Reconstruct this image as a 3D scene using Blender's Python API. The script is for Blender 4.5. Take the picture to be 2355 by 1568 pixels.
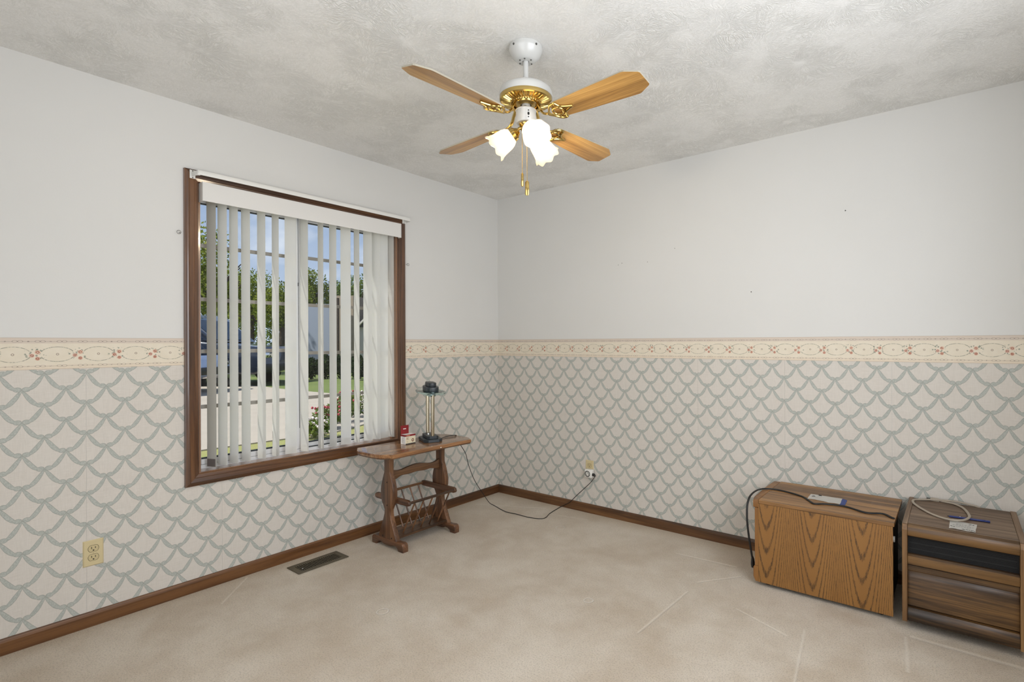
import bpy, bmesh, math, random
from math import sin, cos, pi, radians as R, sqrt
from mathutils import Vector, Matrix
random.seed(7)
for _o in list(bpy.data.objects): bpy.data.objects.remove(_o)
S = bpy.context.scene
COL = S.collection

# ------------------------------------------------------------------ camera
YAW, ROLL, FPX = 0.635938, -0.0034006, 1204.96
fw = Vector((-sin(YAW), cos(YAW), 0)); rt0 = Vector((cos(YAW), sin(YAW), 0)); up0 = Vector((0, 0, 1))
rt = rt0*cos(ROLL) + up0*sin(ROLL); up = rt.cross(fw)
cd = bpy.data.cameras.new('camera'); cam = bpy.data.objects.new('camera', cd); COL.objects.link(cam)
CAM = Vector((3.07474, -3.18071, 1.24242))
cam.matrix_world = Matrix(((rt.x, up.x, -fw.x, CAM.x), (rt.y, up.y, -fw.y, CAM.y), (rt.z, up.z, -fw.z, CAM.z), (0, 0, 0, 1)))
cd.sensor_width = 36.0; cd.sensor_fit = 'HORIZONTAL'; cd.lens = FPX/2355*36
cd.shift_x = (1177.5-1306.0)/2355; cd.shift_y = 4.554/2355
cd.clip_start = 0.02; cd.clip_end = 500
S.camera = cam

# ------------------------------------------------------------------ exposure and colour management
S.view_settings.view_transform = 'Standard'; S.view_settings.look = 'None'
S.view_settings.exposure = 0.0; S.view_settings.gamma = 1.0
S.view_settings.use_curve_mapping = False

# ------------------------------------------------------------------ sky, sun, light at added openings behind the camera
W = bpy.data.worlds.new('sky'); S.world = W; W.use_nodes = True
nt = W.node_tree; nt.nodes.clear()
o_ = nt.nodes.new('ShaderNodeOutputWorld'); bg = nt.nodes.new('ShaderNodeBackground')
tc = nt.nodes.new('ShaderNodeTexCoord'); sep = nt.nodes.new('ShaderNodeSeparateXYZ'); nt.links.new(tc.outputs['Generated'], sep.inputs[0])
gr = nt.nodes.new('ShaderNodeValToRGB'); nt.links.new(sep.outputs['Z'], gr.inputs[0])
e = gr.color_ramp.elements
e[0].position = 0.0; e[0].color = (0.50, 0.58, 0.72, 1); e[1].position = 0.45; e[1].color = (0.16, 0.26, 0.48, 1)
mp = nt.nodes.new('ShaderNodeMapping'); mp.inputs['Scale'].default_value = (5, 5, 12); nt.links.new(tc.outputs['Generated'], mp.inputs[0])
cl = nt.nodes.new('ShaderNodeTexNoise'); cl.inputs['Scale'].default_value = 1.1; cl.inputs['Detail'].default_value = 6; nt.links.new(mp.outputs[0], cl.inputs['Vector'])
cr = nt.nodes.new('ShaderNodeValToRGB'); nt.links.new(cl.outputs['Fac'], cr.inputs[0])
cr.color_ramp.elements[0].position = 0.48; cr.color_ramp.elements[0].color = (0, 0, 0, 1)
cr.color_ramp.elements[1].position = 0.72; cr.color_ramp.elements[1].color = (1, 1, 1, 1)
mx = nt.nodes.new('ShaderNodeMix'); mx.data_type = 'RGBA'; mx.inputs[7].default_value = (0.75, 0.78, 0.86, 1)
nt.links.new(cr.outputs[0], mx.inputs[0]); nt.links.new(gr.outputs[0], mx.inputs[6]); nt.links.new(mx.outputs[2], bg.inputs[0])
bg.inputs['Strength'].default_value = 1.15
nt.links.new(bg.outputs[0], o_.inputs[0])

sd = bpy.data.lights.new('sun', 'SUN'); sun = bpy.data.objects.new('sun', sd); COL.objects.link(sun)
sd.energy = 7.0; sd.angle = R(1.0); sd.color = (1.0, 0.95, 0.87)
sun.rotation_euler = Vector((0.45, 1.0, -1.5)).to_track_quat('-Z', 'Y').to_euler()

def area(name, loc, d, sx, sy, power, color):
    l = bpy.data.lights.new(name, 'AREA'); l.shape = 'RECTANGLE'; l.size = sx; l.size_y = sy; l.energy = power; l.color = color
    o = bpy.data.objects.new(name, l); COL.objects.link(o); o.location = loc
    o.rotation_euler = Vector(d).to_track_quat('-Z', 'Y').to_euler(); return o
# side light read from shadows at an added window; doorway lamp is added fill
area('window_daylight', (3.52, -1.95, 1.45), (-1, 0.05, 0.0), 1.5, 1.5, 38, (0.93, 0.96, 1.0))
area('doorway_fill', (2.1, -3.47, 1.15), (-0.05, 1, 0.0), 1.3, 2.0, 22, (0.95, 0.97, 1.0))

# ------------------------------------------------------------------ helpers
def srgb(r, g, b):
    f = lambda c: ((c/255)/12.92 if c/255 <= 0.04045 else (((c/255)+0.055)/1.055)**2.4)
    return (f(r), f(g), f(b), 1.0)

class NT:
    """a small node-graph writer: values are sockets or numbers"""
    def __init__(s, name):
        s.m = bpy.data.materials.new(name); s.m.use_nodes = True; s.t = s.m.node_tree; s.t.nodes.clear()
        s.out = s.t.nodes.new('ShaderNodeOutputMaterial')
    def new(s, typ, **kw):
        n = s.t.nodes.new(typ)
        for k, v in kw.items(): setattr(n, k, v)
        return n
    def put(s, sock, v):
        if isinstance(v, V): v = v.s
        if hasattr(v, 'is_linked') or isinstance(v, bpy.types.NodeSocket): s.t.links.new(v, sock)
        else: sock.default_value = v
    def coord(s, kind='Object'):
        return s.new('ShaderNodeTexCoord').outputs[kind]
    def xyz(s, sock):
        n = s.new('ShaderNodeSeparateXYZ'); s.put(n.inputs[0], sock); return [V(s, n.outputs[i]) for i in range(3)]
    def vec(s, x, y, z=0.0):
        n = s.new('ShaderNodeCombineXYZ')
        for i, v in enumerate((x, y, z)): s.put(n.inputs[i], v)
        return n.outputs[0]
    def mapping(s, sock, scale=(1, 1, 1), loc=(0, 0, 0), rot=(0, 0, 0)):
        n = s.new('ShaderNodeMapping'); s.put(n.inputs[0], sock); n.inputs['Scale'].default_value = scale
        n.inputs['Location'].default_value = loc; n.inputs['Rotation'].default_value = rot; return n.outputs[0]
    def noise(s, vec, scale, detail=3, rough=0.5, dist=0.0):
        n = s.new('ShaderNodeTexNoise'); s.put(n.inputs['Vector'], vec); n.inputs['Scale'].default_value = scale
        n.inputs['Detail'].default_value = detail; n.inputs['Roughness'].default_value = rough; n.inputs['Distortion'].default_value = dist
        return V(s, n.outputs['Fac'])
    def ramp(s, fac, stops, interp='LINEAR'):
        n = s.new('ShaderNodeValToRGB'); s.put(n.inputs[0], fac); el = n.color_ramp.elements; n.color_ramp.interpolation = interp
        while len(el) < len(stops): el.new(0.5)
        for e, (p, c) in zip(el, stops):
            e.position = p; e.color = c if len(c) == 4 else (*c, 1)
        return n.outputs[0]
    def mix(s, fac, a, b):
        n = s.new('ShaderNodeMix'); n.data_type = 'RGBA'
        s.put(n.inputs[0], fac); s.put(n.inputs[6], a); s.put(n.inputs[7], b); return n.outputs[2]
    def bump(s, height, strength=0.3, dist=0.01, normal=None):
        n = s.new('ShaderNodeBump'); n.inputs['Strength'].default_value = strength; n.inputs['Distance'].default_value = dist
        s.put(n.inputs['Height'], height)
        if normal is not None: s.put(n.inputs['Normal'], normal)
        return n.outputs[0]
    def pbsdf(s, color, rough=0.5, metal=0.0, normal=None, **kw):
        n = s.new('ShaderNodeBsdfPrincipled'); s.put(n.inputs['Base Color'], color); s.put(n.inputs['Roughness'], rough)
        n.inputs['Metallic'].default_value = metal
        if normal is not None: s.put(n.inputs['Normal'], normal)
        for k, v in kw.items(): s.put(n.inputs[k.replace('_', ' ')], v)
        return n.outputs[0]
    def done(s, shader):
        s.t.links.new(shader, s.out.inputs[0]); return s.m

class V:
    def __init__(s, g, sock): s.g = g; s.s = sock
    def _op(s, op, a, b=None, c=None):
        n = s.g.new('ShaderNodeMath', operation=op); s.g.put(n.inputs[0], a)
        if b is not None: s.g.put(n.inputs[1], b)
        if c is not None: s.g.put(n.inputs[2], c)
        return V(s.g, n.outputs[0])
    def __add__(s, o): return s._op('ADD', s, o)
    __radd__ = __add__
    def __sub__(s, o): return s._op('SUBTRACT', s, o)
    def __rsub__(s, o): return s._op('SUBTRACT', o, s)
    def __mul__(s, o): return s._op('MULTIPLY', s, o)
    __rmul__ = __mul__
    def __truediv__(s, o): return s._op('DIVIDE', s, o)
    def __pow__(s, o): return s._op('POWER', s, o)
    def abs(s): return s._op('ABSOLUTE', s)
    def sqrt(s): return s._op('SQRT', s)
    def fract(s): return s._op('FRACT', s)
    def floor(s): return s._op('FLOOR', s)
    def sin(s): return s._op('SINE', s)
    def min(s, o): return s._op('MINIMUM', s, o)
    def max(s, o): return s._op('MAXIMUM', s, o)
    def lt(s, o): return s._op('LESS_THAN', s, o)
    def gt(s, o): return s._op('GREATER_THAN', s, o)
    def pingpong(s, o): return s._op('PINGPONG', s, o)
    def wrap(s, lo, hi): return s._op('WRAP', s, hi, lo)
    def atan2(s, o): return s._op('ARCTAN2', s, o)
    def step(s, lo, hi):
        n = s.g.new('ShaderNodeMapRange'); n.interpolation_type = 'SMOOTHSTEP'; s.g.put(n.inputs[0], s)
        n.inputs[1].default_value = lo; n.inputs[2].default_value = hi; return V(s.g, n.outputs[0])

def simple(name, color, rough=0.5, metal=0.0, bump=None, **kw):
    g = NT(name); nrm = None
    if bump: nrm = g.bump(g.noise(g.coord(), bump[0], 3), bump[1], bump[2])
    return g.done(g.pbsdf(color, rough, metal, nrm, **kw))

# ------------------------------------------------------------------ geometry helpers
WM = {}
def _mw(o): return WM.get(o.name, Matrix.Identity(4))
def link(o, parent=None):
    COL.objects.link(o)
    if parent: o.parent = parent
    return o
def empty(name, loc=(0, 0, 0), rz=0.0):
    o = bpy.data.objects.new(name, None); o.empty_display_size = 0.05; COL.objects.link(o)
    o.location = loc; o.rotation_euler = (0, 0, rz); WM[o.name] = Matrix.Translation(loc) @ Matrix.Rotation(rz, 4, 'Z'); return o
def tag(o, label, cat, group=None):
    o['label'] = label; o['category'] = cat
    if group: o['group'] = group
    return o
def struct(o): o['kind'] = 'structure'; return o
def obj(name, bm, mat, parent=None, smooth=False, local=False, label=None):
    """one mesh object; vertices are given in world space unless local"""
    if parent is not None and not local: bm.transform(_mw(parent).inverted())
    me = bpy.data.meshes.new(name); bmesh.ops.recalc_face_normals(bm, faces=bm.faces); bm.to_mesh(me); bm.free()
    for m in (mat if isinstance(mat, (list, tuple)) else [mat]): me.materials.append(m)
    if smooth:
        for p in me.polygons: p.use_smooth = True
        try: me.set_sharp_from_angle(angle=R(38))
        except Exception: pass
    o = bpy.data.objects.new(name, me); link(o, parent)
    WM[o.name] = _mw(parent) if parent is not None else Matrix.Identity(4)
    if label: o['label'] = label
    return o
def BM(): return bmesh.new()
def box(bm, x0, x1, y0, y1, z0, z1, bev=0.0, seg=2, mat=0, M=None):
    r = bmesh.ops.create_cube(bm, size=1.0); vs = r['verts']
    for v in vs: v.co = Vector(((x0+x1)/2+v.co.x*(x1-x0), (y0+y1)/2+v.co.y*(y1-y0), (z0+z1)/2+v.co.z*(z1-z0)))
    fs = list({f for v in vs for f in v.link_faces})
    for f in fs: f.material_index = mat
    if bev > 0:
        es = list({e for v in vs for e in v.link_edges})
        rr = bmesh.ops.bevel(bm, geom=es, offset=bev, segments=seg, profile=0.5, affect='EDGES')
        vs = list({v for f in rr['faces'] for v in f.verts} | {v for v in vs if v.is_valid})
    if M is not None:
        for v in vs: v.co = M @ v.co
    return vs
def prism(bm, pts, d0, d1, axis='z', bev=0.0, mat=0, M=None, seg=2):
    """polygon pts (a,b) extruded along axis from d0 to d1"""
    def P(a, b, d):
        return {'z': (a, b, d), 'x': (d, a, b), 'y': (a, d, b)}[axis]
    v0 = [bm.verts.new(P(a, b, d0)) for a, b in pts]; v1 = [bm.verts.new(P(a, b, d1)) for a, b in pts]
    n = len(pts); fs = []
    fs.append(bm.faces.new(v0[::-1])); fs.append(bm.faces.new(v1))
    for i in range(n): fs.append(bm.faces.new((v0[i], v0[(i+1) % n], v1[(i+1) % n], v1[i])))
    for f in fs: f.material_index = mat
    bm.normal_update()
    vs = v0+v1
    if bev > 0:
        es = [e for e in fs[0].edges]+[e for e in fs[1].edges]
        rr = bmesh.ops.bevel(bm, geom=es, offset=bev, segments=seg, profile=0.5, affect='EDGES')
        vs = list({v for f in rr['faces'] for v in f.verts} | {v for v in vs if v.is_valid})
    if M is not None:
        for v in vs: v.co = M @ v.co
    return vs
def lathe(bm, prof, seg=32, M=None, mat=0, rmod=None):
    rings = []
    for (r, z) in prof:
        if r < 1e-6: rings.append([bm.verts.new((0, 0, z))])
        else:
            ring = []
            for k in range(seg):
                a = 2*pi*k/seg; rr, zz = (r, z) if rmod is None else rmod(r, z, a, k)
                ring.append(bm.verts.new((rr*cos(a), rr*sin(a), zz)))
            rings.append(ring)
    for A, B in zip(rings, rings[1:]):
        for k in range(seg):
            k2 = (k+1) % seg
            if len(A) == 1 and len(B) == 1: continue
            if len(A) == 1: f = bm.faces.new((A[0], B[k], B[k2]))
            elif len(B) == 1: f = bm.faces.new((A[k], A[k2], B[0]))
            else: f = bm.faces.new((A[k], A[k2], B[k2], B[k]))
            f.material_index = mat
    if M is not None:
        for ring in rings:
            for v in ring: v.co = M @ v.co
def catmull(pts, n=8, closed=False):
    P = [Vector(p) for p in pts]; out = []
    N = len(P); rng = range(N if closed else N-1)
    for i in rng:
        if closed: a, b, c, d = P[(i-1) % N], P[i], P[(i+1) % N], P[(i+2) % N]
        else: a, b, c, d = P[max(i-1, 0)], P[i], P[i+1], P[min(i+2, N-1)]
        for k in range(n):
            t = k/n
            out.append(0.5*((2*b)+(c-a)*t+(2*a-5*b+4*c-d)*t*t+(3*b-a-3*c+d)*t**3))
    if not closed: out.append(P[-1])
    return out
def tube(bm, pts, r, seg=8, closed=False, flat=None, mat=0, M=None, upv=None):
    """sweep a circle (or flat ellipse (ru, rv)) along pts; r may be a list"""
    P = [Vector(p) for p in pts]; n = len(P); rings = []; u = None
    for i in range(n):
        if closed: t = (P[(i+1) % n]-P[i-1])
        else: t = P[min(i+1, n-1)]-P[max(i-1, 0)]
        t.normalize()
        if u is None:
            u = (upv or (Vector((0, 0, 1)) if abs(t.z) < 0.9 else Vector((1, 0, 0))))
        u = (u-t*u.dot(t)); 
        if u.length < 1e-6: u = t.orthogonal()
        u.normalize(); w = t.cross(u)
        rr = r[i] if isinstance(r, (list, tuple)) else r
        ru, rv = (rr, rr) if flat is None else (rr*flat[0], rr*flat[1])
        rings.append([bm.verts.new(P[i]+u*(ru*cos(2*pi*k/seg))+w*(rv*sin(2*pi*k/seg))) for k in range(seg)])
    fs = []
    for i in range(n if closed else n-1):
        A, B = rings[i], rings[(i+1) % n]
        for k in range(seg): fs.append(bm.faces.new((A[k], A[(k+1) % seg], B[(k+1) % seg], B[k])))
    if not closed:
        fs.append(bm.faces.new(rings[0][::-1])); fs.append(bm.faces.new(rings[-1]))
    for f in fs: f.material_index = mat
    if M is not None:
        for ring in rings:
            for v in ring: v.co = M @ v.co
def sphere(bm, c, r, seg=12, rings=8, sc=(1, 1, 1), mat=0):
    rr = bmesh.ops.create_uvsphere(bm, u_segments=seg, v_segments=rings, radius=r)
    for v in rr['verts']: v.co = Vector((v.co.x*sc[0]+c[0], v.co.y*sc[1]+c[1], v.co.z*sc[2]+c[2]))
    for f in {f for v in rr['verts'] for f in v.link_faces}: f.material_index = mat
def frame_from(loc, zdir, xhint=(0, 0, 1)):
    z = Vector(zdir).normalized(); x = Vector(xhint); x = (x-z*x.dot(z))
    if x.length < 1e-5: x = z.orthogonal()
    x.normalize(); y = z.cross(x)
    M = Matrix(((x.x, y.x, z.x, loc[0]), (x.y, y.y, z.y, loc[1]), (x.z, y.z, z.z, loc[2]), (0, 0, 0, 1))); return M

# ------------------------------------------------------------------ materials
H = 2.44
def wood(name, dark, mid, light, axis='x', scale=1.0, rough=0.35, contrast=1.0, coat=0.0, fine=1.0, bumpy=0.05):
    g = NT(name); st = 0.06
    sc = {'x': (st, 1, 1), 'y': (1, st, 1), 'z': (1, 1, st)}[axis]
    co = g.coord()
    v = g.mapping(co, tuple(s*scale for s in sc))
    n1 = g.noise(v, 22, 5, 0.6, 0.4); n2 = g.noise(g.mapping(co, tuple(s*scale for s in {'x': (.02, 1, 1), 'y': (1, .02, 1), 'z': (1, 1, .02)}[axis])), 190*fine, 3, 0.6)
    n3 = g.noise(v, 5, 2)
    f = (n1-0.5)*1.5*contrast + (n2-0.5)*0.7*contrast + (n3-0.5)*0.9*contrast + 0.5
    c = g.ramp(f, [(0.18, dark), (0.5, mid), (0.82, light)])
    nrm = g.bump(n2, bumpy, 0.002)
    return g.done(g.pbsdf(c, rough, 0, nrm, Coat_Weight=coat, Coat_Roughness=0.12))

M = {}
# painted wall
g = NT('wall_paint'); co = g.coord()
c = g.mix(g.noise(co, 1.6, 3), srgb(212, 211, 207), srgb(219, 218, 215))
M['wall'] = g.done(g.pbsdf(c, 0.75, 0, g.bump(g.noise(co, 160, 3), 0.08, 0.002)))
# stomped ceiling texture
g = NT('ceiling_texture'); co = g.coord(); x, y, z = g.xyz(co)
wv = g.new('ShaderNodeTexNoise'); g.put(wv.inputs['Vector'], co); wv.inputs['Scale'].default_value = 7; wv.inputs['Detail'].default_value = 2
wx, wy, wz = g.xyz(wv.outputs['Color'])
px, py = x+(wx-0.5)*0.12, y+(wy-0.5)*0.12
def stomp(scale, off, af, rf):
    vo = g.new('ShaderNodeTexVoronoi'); vo.voronoi_dimensions = '2D'; vo.inputs['Scale'].default_value = scale
    g.put(vo.inputs['Vector'], g.vec(px+off, py+off*0.7, 0.0))
    cx, cy, cz = g.xyz(vo.outputs['Position'])
    dx, dy = px+off-cx, py+off*0.7-cy
    rad = (dx*dx+dy*dy).sqrt(); ang = dy.atan2(dx)
    rx, ry, rz = g.xyz(vo.outputs['Color'])
    v = g.vec(ang*af+rx*40.0, rad*rf+ry*20.0, rz*30.0)
    return g.noise(v, 1.0, 2, 0.5, 0.4), rad.step(0.015, 0.06)
(s1, k1), (s2, k2) = stomp(5.0, 0.0, 13.0, 20.0), stomp(3.7, 3.7, 17.0, 16.0)
rid1 = 1.0-(1.0-(s1-0.5).abs().step(0.0, 0.10))*k1; rid2 = 1.0-(1.0-(s2-0.5).abs().step(0.0, 0.09))*k2
msk = g.noise(co, 3.2, 2).step(0.42, 0.62)
iso = (g.noise(co, 85, 3, 0.6)-0.5).abs().step(0.0, 0.2)
hgt = (rid1*0.5+rid2*0.5-1.0)*(0.25+msk*0.75)+1.0+(iso-1.0)*0.25
cc = g.mix(hgt.step(0.4, 0.95), srgb(222, 221, 217), srgb(236, 235, 232))  # shade of the strokes painted in: grooves get the darker tone
M['ceiling'] = g.done(g.pbsdf(cc, 0.9, 0, g.bump(hgt, 0.5, 0.0045)))

# carpet
g = NT('carpet_pile'); co = g.coord(); x, y, z = g.xyz(co)
big = g.noise(co, 2.3, 4, 0.55, 0.4); mid = g.noise(co, 9, 3, 0.6)
fine = g.noise(co, 150, 3, 0.7); fine2 = g.noise(co, 330, 2, 0.6)
f = (big-0.5)*1.5+(mid-0.5)*0.65+0.5
c = g.mix(f.step(-0.05, 1.0), srgb(198, 180, 157), srgb(226, 214, 197))
edge = (x*-1.0+0.16).max(y+0.20).step(0.0, 0.2)       # yellower pile along the two walls
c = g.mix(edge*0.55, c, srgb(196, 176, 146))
c = g.mix((fine.step(0.36, 0.52)*0.55+fine2.step(0.35, 0.65)*0.45), g.mix(0.42, c, srgb(96, 82, 64)), c)
hgt = fine*0.7+fine2*0.5
def dent(cx, cy, r):
    d = ((x-cx)*(x-cx)+(y-cy)*(y-cy)).sqrt()
    return ((d-r).abs()*-1.0+0.006).step(0.0, 0.006), d
rg = None
for (cx, cy, r) in ((0.937, -1.738, 0.026), (0.934, -0.376, 0.030), (1.65, -1.09, 0.022)):
    a, d = dent(cx, cy, r); rg = a if rg is None else rg.max(a)
def line(ax, ay, bx, by, w):                          # furniture marks pressed in the pile
    L = sqrt((bx-ax)**2+(by-ay)**2); ux, uy = (bx-ax)/L, (by-ay)/L
    al = (x-ax)*ux+(y-ay)*uy; ac = ((x-ax)*(-uy)+(y-ay)*ux).abs()
    return (ac*-1.0+w).step(0.0, w)*al.gt(0.0)*al.lt(L)
ln = None
for s in ((2.905, -0.56, 2.93, -0.84, .012), (2.92, -0.55, 3.5, -0.56, .02), (2.55, -0.75, 2.62, -1.3, .010), (2.0, -0.60, 2.16, -0.40, .010), (2.1, -0.30, 1.75, -0.32, .012), (2.25, -0.75, 2.5, -0.85, .010), (0.04, -1.95, 0.25, -2.15, .010), (0.1, -0.35, 0.6, -0.12, .015), (0.7, -0.2, 1.0, -0.14, .01), (2.0, -0.72, 1.98, -1.2, .01)):
    a = line(*s); ln = a if ln is None else ln.max(a)
c = g.mix(rg*0.5, c, srgb(238, 232, 222)); c = g.mix(ln*0.35, c, srgb(236, 228, 214))
hgt = hgt - (rg*0.6) - ln*0.5
M['carpet'] = g.done(g.pbsdf(c, 1.0, 0, g.bump(hgt, 0.85, 0.008), Sheen_Weight=0.15))

# wallpaper: ribbon lattice with knots
PP, HH = 0.1327, 0.0670
def wallpaper(axis, u0, z0):
    g = NT('ribbon_wallpaper'); co = g.coord(); x, y, z = g.xyz(co)
    h = y if axis == 'y' else x
    wn = g.noise(co, 55, 2)
    hh = h+(wn-0.5)*0.0022
    u = (hh-u0)/PP; t = u.pingpong(0.5)*2.0
    def edge(t, zc0):
        omt = (1.0-t).max(0.0001)
        zc = zc0-HH*(1.0-omt**1.8)
        sl = omt**0.8*(1.8*HH*2/PP)
        dd = (z-zc).wrap(-HH, HH)
        dist = dd.abs()/((sl*sl+1.0).sqrt())
        w = (((t+0.03)*(1/0.84)).min(1.0)*pi).sin().max(0.0001)**0.7*0.0080
        return w-dist
    m1 = edge(t, z0); m2 = edge(1.0-t, z0-HH)
    m = m1.max(m2)
    def loop(dx, zz):
        dz = (z-zz).wrap(-HH, HH)
        ex = (dx-0.0128)/0.0118; ez = (dz-0.0062)/0.0092
        return (1.0-(ex*ex+ez*ez))*0.0045
    l1 = loop((1.0-t)*(PP/2), z0-HH); l2 = loop(t*(PP/2), z0)
    ml = l1.max(l2)
    mask = m.max(ml)
    fill = mask.step(-0.0006, 0.0008)
    outl = (mask.abs()*-1.0+0.0016).step(0.0, 0.0014)
    lin = g.noise(g.mapping(co, (18, 18, 420) if True else None), 1.0, 3, 0.6)*0.6+g.noise(g.mapping(co, (420, 420, 30)), 1.0, 2)*0.4
    base = g.mix(lin.step(0.3, 0.7), srgb(200, 192, 182), srgb(213, 205, 196))
    base = g.mix(g.noise(co, 6, 2)*0.5, base, srgb(214, 212, 204))
    rib = g.mix(g.noise(co, 190, 3, 0.7).step(0.35, 0.65), srgb(166, 170, 163), srgb(184, 186, 179))
    c = g.mix(fill, base, rib); c = g.mix(outl*0.75, c, srgb(144, 148, 141))
    return g.done(g.pbsdf(c, 0.8, 0, g.bump(lin, 0.06, 0.001)))
M['paper_left'] = wallpaper('y', -2.717, 1.119); M['paper_right'] = wallpaper('x', 2.613, 1.102)

# wallpaper border with medallions and roses
def border(axis, u0):
    g = NT('rose_border'); co = g.coord(); x, y, z = g.xyz(co); h = y if axis == 'y' else x
    u = ((h-u0)/PP+0.5).fract()-0.5; v = (z-1.139)/0.1327       # rose at u = 0
    nz = g.noise(co, 260, 3, 0.7)
    c = g.mix(g.noise(co, 30, 2), srgb(217, 206, 185), srgb(227, 218, 201))
    bandt = v.step(0.80, 0.84); bandb = (v*-1.0+0.17).step(0.0, 0.08)
    c = g.mix(bandt*0.9, c, srgb(208, 194, 180)); c = g.mix(bandb*0.5, c, srgb(220, 202, 180))
    edge_ = (v-0.5).abs().step(0.484, 0.496); c = g.mix(edge_*0.7, c, srgb(165, 140, 118))
    # chains of paired links
    cu = (u*2.0+10.27).fract()
    def chain(vc):
        r = None
        for c0 in (0.36, 0.60):
            ex = (cu-c0)/0.125; ev = (v-vc)/0.030; d = ex*ex+ev*ev
            ring = ((d-0.85).abs()*-1.0+0.36).step(0.0, 0.30); r = ring if r is None else r.max(ring)
        k = ((cu-0.98).abs()*-1.0+0.10).step(0, 0.05)*((v-vc).abs()*-1.0+0.022).step(0, 0.012)*nz.step(0.45, 0.55)
        k2 = ((v-vc).abs()*-1.0+0.007).step(0, 0.005)*(cu-0.48).abs().gt(0.25)*0.7
        return r.max(k).max(k2)
    c = g.mix(chain(0.885).max(chain(0.105))*0.8, c, srgb(116, 104, 98))
    # oval of little leaves
    ov = (u+0.5).fract()-0.5
    uo = (u.abs()-0.5); ex = uo/0.40; ev = (v-0.475)/0.235; d = (ex*ex+ev*ev).sqrt()
    ring = ((d-1.0).abs()*-1.0+0.055).step(0, 0.035)*(0.35+0.65*g.noise(co, 170, 2).step(0.42, 0.55))
    c = g.mix(ring*0.75*u.abs().gt(0.13), c, srgb(112, 116, 100))
    dot = ((uo*uo+(v-0.475)*(v-0.475)).sqrt()-0.028).abs(); c = g.mix((dot*-1.0+0.014).step(0, 0.01)*0.7, c, srgb(120, 95, 80))
    # leaves round the roses
    cl = (u*u*0.55+(v-0.5)*(v-0.5)*1.1).sqrt()
    vo = g.new('ShaderNodeTexVoronoi'); vo.inputs['Scale'].default_value = 95; g.put(vo.inputs['Vector'], co)
    lf = (V(g, vo.outputs['Distance'])*-1.0+0.42).step(0.0, 0.12)*(cl*-1.0+0.22).step(0.0, 0.05)*nz.step(0.34, 0.5)
    c = g.mix(lf*0.8, c, srgb(110, 122, 108))
    for (du, dv, r, col) in ((-0.085, 0.44, 0.066, (214, 178, 160)), (0.045, 0.54, 0.070, (218, 182, 160)), (0.045, 0.34, 0.060, (206, 160, 140))):
        dd = ((u-du)*(u-du)+(v-dv)*(v-dv)).sqrt()/r
        inn = (dd*-1.0+1.0).step(0.0, 0.12)
        pet = ((dd*8.0+nz*9.0).sin()).step(0.0, 0.8)
        c = g.mix(inn, c, g.mix(pet, srgb(*col), srgb(150, 98, 78)))
    return g.done(g.pbsdf(c, 0.75))
M['border_left'] = border('y', -2.743); M['border_right'] = border('x', 2.620)

M['trim'] = wood('stained_trim', srgb(50, 30, 15), srgb(82, 50, 25), srgb(112, 74, 40), 'y', 1.0, 0.34, 1.0, 0.35)
M['trim_z'] = wood('stained_trim_upright', srgb(50, 30, 18), srgb(80, 52, 33), srgb(112, 76, 48), 'z', 1.0, 0.30, 1.0, 0.5)
M['trim_x'] = wood('stained_trim_cross', srgb(62, 40, 22), srgb(94, 62, 36), srgb(122, 86, 52), 'x', 1.0, 0.36, 1.0, 0.3)
M['jamb'] = wood('varnished_jamb', srgb(92, 62, 42), srgb(136, 100, 74), srgb(160, 122, 94), 'z', 1.0, 0.22, 0.7, 0.9)
M['table'] = wood('pine_table_wood', srgb(50, 32, 19), srgb(98, 66, 43), srgb(138, 98, 66), 'z', 1.0, 0.38, 1.1, 0.2)
M['table_y'] = wood('pine_table_top', srgb(98, 63, 36), srgb(148, 104, 66), srgb(180, 136, 92), 'y', 1.0, 0.24, 1.1, 0.5)
M['table_yd'] = wood('pine_table_rail', srgb(52, 34, 21), srgb(92, 63, 40), srgb(128, 91, 59), 'y', 1.0, 0.38, 1.1, 0.2)
M['table_x'] = wood('pine_table_foot', srgb(52, 33, 21), srgb(92, 62, 42), srgb(128, 88, 60), 'x', 1.0, 0.40, 1.1, 0.2)
M['oak_x'] = wood('oak_veneer_top', srgb(88, 60, 30), srgb(138, 98, 54), srgb(164, 122, 72), 'x', 0.9, 0.42, 1.2, 0.1)
M['oak_z'] = wood('oak_veneer_side', srgb(104, 66, 30), srgb(138, 94, 46), srgb(158, 112, 58), 'z', 1.0, 0.42, 0.9, 0.1)
M['walnut_x'] = wood('walnut_laminate', srgb(36, 24, 13), srgb(78, 55, 31), srgb(118, 86, 48), 'x', 1.0, 0.42, 1.25, 0.1)
M['walnut_top'] = wood('walnut_laminate_dusty', srgb(84, 66, 52), srgb(118, 98, 80), srgb(142, 122, 102), 'x', 1.0, 0.62, 1.1)
M['walnut_z'] = wood('walnut_laminate_side', srgb(90, 62, 36), srgb(132, 98, 60), srgb(158, 122, 80), 'z', 1.0, 0.45, 0.9)
M['walnut_ys'] = wood('walnut_laminate_edge', srgb(84, 64, 48), srgb(122, 98, 76), srgb(148, 124, 100), 'y', 1.0, 0.55, 0.9)
M['blade'] = wood('fan_blade_oak', srgb(128, 90, 44), srgb(178, 134, 72), srgb(208, 164, 96), 'x', 1.2, 0.36, 1.0, 0.2)

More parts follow.
